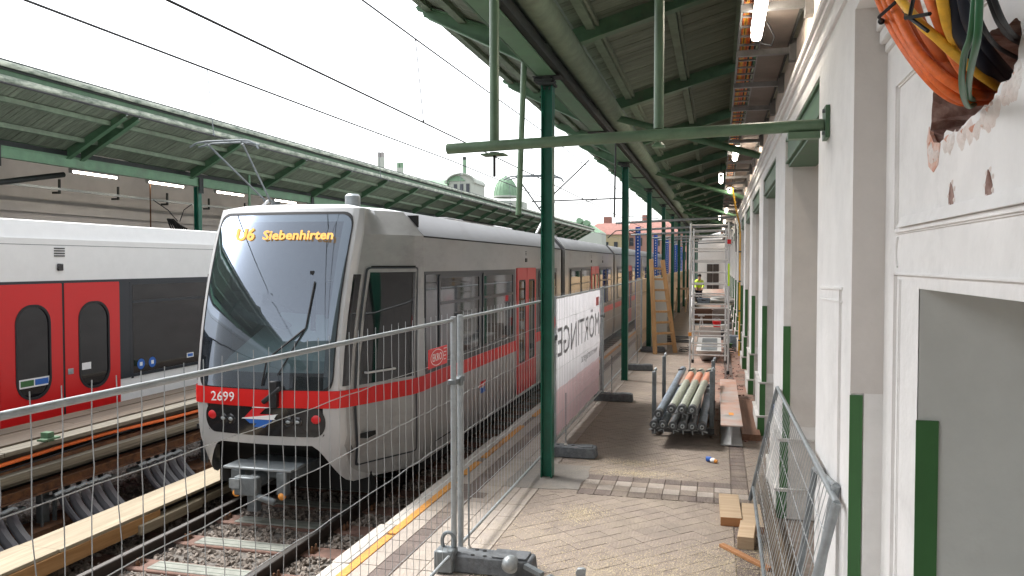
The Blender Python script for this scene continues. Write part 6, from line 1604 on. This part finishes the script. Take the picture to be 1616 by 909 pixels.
sl = thing('step_trestle', (-.45, 26, 0), 'small aluminium step trestle beside the red bucket', 'trestle')
MB().beam((-.62, 26, 0), (-.5, 26, .85), .04, .04).beam((-.38, 26, 0), (-.5, 26, .85), .04, .04).build('leg', 'alu', sl); MB().box(-.60, -.40, 25.9, 26.1, .82, .86).build('step', 'alu', sl)
sh = thing('sawhorse', (-1.75, 42, 0), 'yellow wooden sawhorse beside the hoarding in the distance', 'sawhorse')
for x in (-2.0, -1.5): MB().beam((x-.1, 41.7, 0), (x, 42, 1.2), .05, .07).beam((x+.1, 42.3, 0), (x, 42, 1.2), .05, .07).build('leg', 'wood_blk', sh)
MB().box(-2.1, -1.4, 41.95, 42.05, 1.15, 1.25).build('beam', 'wood_blk', sh)
pa = thing('pallet_pile', (-1.3, 25.8, 0), 'low dark pile of planks and cable on the floor left of the tower', 'planks')
for k in range(4): MB().obox((-1.2-.03*k, 25.6+.2*k, .03+.035*k), (.8, .12, .03), Matrix.Rotation(rng.uniform(-.3, .3), 3, 'Z')).build('plank', 'steelk', pa)
q = random.Random(9)
for k in range(3):
    pts = []; x0_, y0_ = (.35, 21.5+1.6*k) if k else (-.9, 23)
    for i in range(26): a = i*.55; pts.append((x0_+(.16+.02*math.sin(i))*math.cos(a), y0_+(.5+.05*math.cos(i*2))*math.sin(a), .015+.004*i))
    o = MB().tube(pts, .012, 5).build('cable_coil', 'bl_c', None); tag(o, ['black cable coil on the floor left of the tower', 'black cable coil by the wall right of the tower', 'farther black cable coil by the wall'][k], 'cable')
BOXES = []
for k in range(16):
    x = q.uniform(.25, .55); y = 22+q.random()*14; s = q.uniform(.08, .28)
    m = q.choice(['lampbody', 'dado', 'traypanel', 'steelb', 'galv', 'wood_old'])
    t = thing('site_box', (x, y, 0), None, 'box')
    MB().box(x-s/2, x+s/2, y-s, y+s, 0, s*1.2).build('box', m, t, bevel=.01); MB().box(x-s/2-.01, x+s/2+.01, y-s-.01, y+s+.01, s*1.2, s*1.2+.02).build('lid', m, t)
    cn = {'lampbody': 'white', 'dado': 'green', 'traypanel': 'brown', 'steelb': 'dark blue', 'galv': 'grey', 'wood_old': 'wooden'}[m]
    BOXES.append((y, cn, s, t))
for cn in {b_[1] for b_ in BOXES}:
    row = sorted([b_ for b_ in BOXES if b_[1] == cn], key=lambda b_: b_[0])
    for i, (y, _, s, t) in enumerate(row):
        where = ['nearest the scaffold tower', 'next after the nearest one', 'third from the tower', 'fourth from the tower', 'fifth from the tower', 'sixth from the tower'][i] if len(row) > 1 else 'beyond the scaffold tower'
        t['label'] = '%s %s site box against the right wall, %s' % ('small' if s < .16 else 'bulky', cn, where); t['group'] = '%s site boxes against the wall' % cn
yc = thing('yellow_conduit', (.57, 22, 0), 'yellow vertical conduit on the wall with dark clips', 'conduit'); MB().tube([(.575, 22.3, 0), (.575, 22.3, 3.35), (.55, 22.0, 3.55), (.42, 21.0, 3.95), (.34, 20.6, 4.40)], .022, 8).build('pipe', 'ye_c', yc)
for z in (.4, 1.2, 2.0, 2.8): MB().tube([(.575, 22.3, z), (.575, 22.3, z+.04)], .034, 8).build('clip', 'steelk', yc)
t = thing('peeling_board', (.5, 23.5, 3.0), 'tilted pale board hanging off the cornice beside the yellow conduit', 'board'); MB().obox((.50, 24.0, 3.25), (.03, .8, .5), Matrix.Rotation(.5, 3, 'X')).build('board', 'traypanel', t)

# worker in a hi-vis vest, bending over the bench in the distance
wk = thing('person', (-1.12, 50, 0), 'worker in a hi-vis yellow jacket bending over behind the scaffold tower', 'person')
sc1 = [(-1.12, 50, .95, .15), (-1.12, 49.9, 1.15, .15), (-1.10, 49.75, 1.38, .18), (-1.09, 49.65, 1.52, .09), (-1.08, 49.58, 1.62, .075), (-1.08, 49.55, 1.72, .10), (-1.08, 49.54, 1.80, .07),
       (-1.30, 49.72, 1.42, .075), (-1.36, 49.60, 1.18, .055), (-1.28, 49.38, 1.02, .042), (-1.27, 49.30, .98, .035), (-.90, 49.72, 1.42, .075), (-.84, 49.60, 1.18, .055), (-.90, 49.38, 1.02, .042), (-.91, 49.30, .98, .035),
       (-1.21, 50.02, .85, .11), (-1.22, 49.95, .50, .075), (-1.22, 50.05, .10, .055), (-1.22, 49.9, .04, .045), (-1.03, 50.02, .85, .11), (-1.02, 50.0, .50, .075), (-1.02, 50.15, .10, .055), (-1.02, 50.0, .04, .045)]
ed = [(0,1),(1,2),(2,3),(3,4),(4,5),(5,6),(2,7),(7,8),(8,9),(9,10),(2,11),(11,12),(12,13),(13,14),(0,15),(15,16),(16,17),(17,18),(0,19),(19,20),(20,21),(21,22)]
skin('body', sc1, ed, 'skin', wk)
jk = [(x, y, z, r*1.14) for (x, y, z, r) in sc1[:4]] + [(x, y, z, r*1.25) for (x, y, z, r) in sc1[7:10]] + [(x, y, z, r*1.25) for (x, y, z, r) in sc1[11:14]]
skin('jacket', jk, [(0,1),(1,2),(2,3),(2,4),(4,5),(5,6),(2,7),(7,8),(8,9)], 'hivis', wk)
tr = [(-1.12, 50, .98, .165)] + [(x, y, z, r*1.18) for (x, y, z, r) in sc1[15:18]] + [(x, y, z, r*1.18) for (x, y, z, r) in sc1[19:22]]
skin('trousers', tr, [(0,1),(1,2),(2,3),(0,4),(4,5),(5,6)], 'trous', wk)
MB().ball((-1.08, 49.58, 1.77), .115, 12, 8, (1, 1.1, .95)).build('hair', 'hair', wk)
for s in (-1, 1):
    for k in range(4): MB().tube([(-1.09+s*.18+.018*(k-1.5), 49.29, .97), (-1.09+s*.18+.02*(k-1.5), 49.25, .90-.005*abs(k-1))], [.009, .007], 6).build('finger', 'skin', wk)
    MB().tube([(-1.09+s*.14, 49.3, .97), (-1.09+s*.12, 49.27, .92)], [.010, .008], 6).build('thumb', 'skin', wk)
for s in (-.035, .035): MB().ball((-1.08+s, 49.44, 1.73), .012, 6, 4).build('eye', 'hair', wk)
MB().ball((-1.08, 49.43, 1.70), .018, 6, 4).build('nose', 'skin', wk)

# ============================================================ FAR BUILDINGS
dm = thing('domed_building', (-31.65, 118, 0), 'pale domed tower with ribbed green copper dome beyond the left canopy', 'building')
MB().tube([(-31.65, 118, 0), (-31.65, 118, 12.1)], 1.72, 20).build('drum', 'stucco', dm); MB().tube([(-31.65, 118, 12.6), (-31.65, 118, 12.85)], 2.0, 24).build('cornice', 'stucco', dm)
pr = [(-31.65, 118, 12.85+2.9*math.sin(a)) for a in [math.pi/2*k/8 for k in range(9)]]; rd = [1.8*math.cos(math.pi/2*k/8)+.04 for k in range(9)]
MB().tube(pr, rd, 24).build('dome', 'copper', dm)
b = MB()
for k in range(20):
    a = 2*math.pi*k/20; b.tube([(-31.65+1.84*math.cos(q_)*math.cos(a), 118+1.84*math.cos(q_)*math.sin(a), 12.85+2.94*math.sin(q_)) for q_ in [math.pi/2*j/7*.97 for j in range(8)]], .05, 4)
b.build('dome_rib', 'copper', dm)
MB().tube([(-31.65, 118, 15.7), (-31.65, 118, 16.1)], [.3, .08], 10).build('finial', 'copper', dm)
for k in range(4):
    MB().box(-33.1+.85*k, -32.7+.85*k, 115.9, 116.3, 10.3, 11.6).build('window', 'dkframe', dm)
MB().box(-34.5, -29, 118.5, 121, 0, 12).build('tower_base', 'stucco', dm)
gb = thing('gabled_house', (-33, 100, 0), 'pale house with rounded gable, green copper roof and chimney beyond the left canopy', 'building')
MB().box(-34.3, -30.9, 99, 104, 0, 13.0).build('wall', 'stucco', gb)
arc = [(-34.4, 13.0)] + [(-32.6 - 1.9*math.cos(a), 13.0 + 1.15*math.sin(a)) for a in [math.pi*k/12 for k in range(13)]] + [(-30.8, 13.0)]
MB().prism(arc, 'y', 98.95, 104).build('gable', 'stucco', gb); 
b = MB()
for k in range(12):
    a0, a1 = math.pi*k/12, math.pi*(k+1)/12; b.beam((-32.6-2.0*math.cos(a0), 98.8, 13.0+1.25*math.sin(a0)), (-32.6-2.0*math.cos(a1), 98.8, 13.0+1.25*math.sin(a1)), .5, .16, (0, 0, 1))
b.build('gable_cornice', 'stucco', gb)
MB().box(-34.8, -34.2, 98.7, 104, 13.0, 13.3).hexa([(-34.9, 98.8, 13.3), (-32, 98.8, 13.3), (-32, 104, 13.3), (-34.9, 104, 13.3)], [(-34.4, 99.2, 13.7), (-33, 99, 14.2), (-33, 103.5, 14.2), (-34.4, 103.5, 13.7)]).build('roof', 'copper', gb)
for k in range(3): MB().box(-33.6+.85*k, -33.15+.85*k, 98.9, 98.99, 11.3, 12.9).build('window', 'dkframe', gb)
MB().box(-32.7, -32.35, 100, 100.5, 13.8, 16.4).build('chimney', 'copper', gb); MB().box(-32.72, -32.33, 99.98, 100.52, 16.2, 16.6).build('chimney_pot', 'roof_dark', gb)
MB().box(-39.5, -34.4, 99.5, 104, 0, 12.6).build('wing', 'stucco', gb); MB().hexa([(-39.8, 99.2, 12.6), (-34.4, 99.2, 12.6), (-34.4, 104, 12.6), (-39.8, 104, 12.6)], [(-38.5, 101, 13.8), (-34.4, 101, 13.8), (-34.4, 102, 13.8), (-38.5, 102, 13.8)]).build('wing_roof', 'copper', gb)
for (x, z, lab, m) in ((-44.4, 17.4, 'brick chimney stack at the left above the canopy', 'conc'), (-41.6, 15.9, 'pair of green chimney pots above the canopy', 'copper')):
    t = thing('chimney_stack', (x, 100, 0), lab, 'chimney'); MB().box(x-.38, x+.38, 99.8, 100.4, 0, z-.5).build('stack', 'stucco', t); MB().box(x-.40, x-.05, 99.9, 100.3, z-.5, z+.2).box(x+.05, x+.40, 99.9, 100.3, z-.5, z+.2).build('pot', m, t)
ms_ = thing('mansard_building', (-24, 140, 0), 'pale green roofed building with round dormers far beyond the left canopy', 'building')
MB().box(-29, -20, 140, 146, 0, 8).build('wall', 'stucco', ms_); MB().hexa([(-29, 140, 8), (-20, 140, 8), (-20, 146, 8), (-29, 146, 8)], [(-27.5, 142, 10.6), (-22, 142, 9.4), (-22, 145, 9.4), (-27.5, 145, 10.6)]).build('roof', 'copper', ms_)
for x, z in ((-24.2, 10.2), (-22.9, 9.8)): MB().tube([(x, 141, z), (x, 143, z)], .55, 12).build('dormer', 'copper', ms_)
yh = thing('yellow_house', (-21.5, 150, 0), 'yellow house with a faded red hipped roof in the distance', 'building')
MB().box(-25, -17.5, 150, 162, 0, 8.0).build('wall', 'cream', yh); MB().hexa([(-25.4, 149.6, 8), (-17.1, 149.6, 8), (-17.1, 162, 8), (-25.4, 162, 8)], [(-22.6, 153, 10.3), (-18.0, 153, 10.3), (-18.0, 159, 10.3), (-22.6, 159, 10.3)]).build('roof', 'redroof', yh)
for k in range(4): MB().box(-24.3+1.75*k, -23.6+1.75*k, 149.9, 149.98, 4.6, 6.6).build('window', 'dkframe', yh)
MB().box(-21.6, -20.2, 154, 156, 10.0, 11.6).build('chimney', 'redroof', yh)
ph = thing('pink_house', (-12, 160, 0), 'long salmon pink apartment house with red roof behind the posts', 'building')
MB().box(-17.8, -2, 158, 170, 0, 8.5).build('wall', 'pinkb', ph); MB().hexa([(-18, 157.6, 8.5), (-1.8, 157.6, 8.5), (-1.8, 170, 8.5), (-18, 170, 8.5)], [(-17, 162, 11.2), (-2, 162, 11.2), (-2, 166, 11.2), (-17, 166, 11.2)]).build('roof', 'redroof', ph)
for k in range(9):
    for z in (3.2, 6.0): MB().box(-17+1.7*k, -16.2+1.7*k, 157.9, 157.98, z, z+1.6).build('window', 'dkframe', ph)
for x in (-15, -11, -7): MB().box(x, x+1, 163, 164, 11, 12.4).build('chimney', 'redroof', ph)
for o in list(bpy.data.objects):
    if o.name.startswith('railway_track') or o.get('kind') == 'structure':
        for k in ('category', 'label'):
            if k in o.keys(): del o[k]
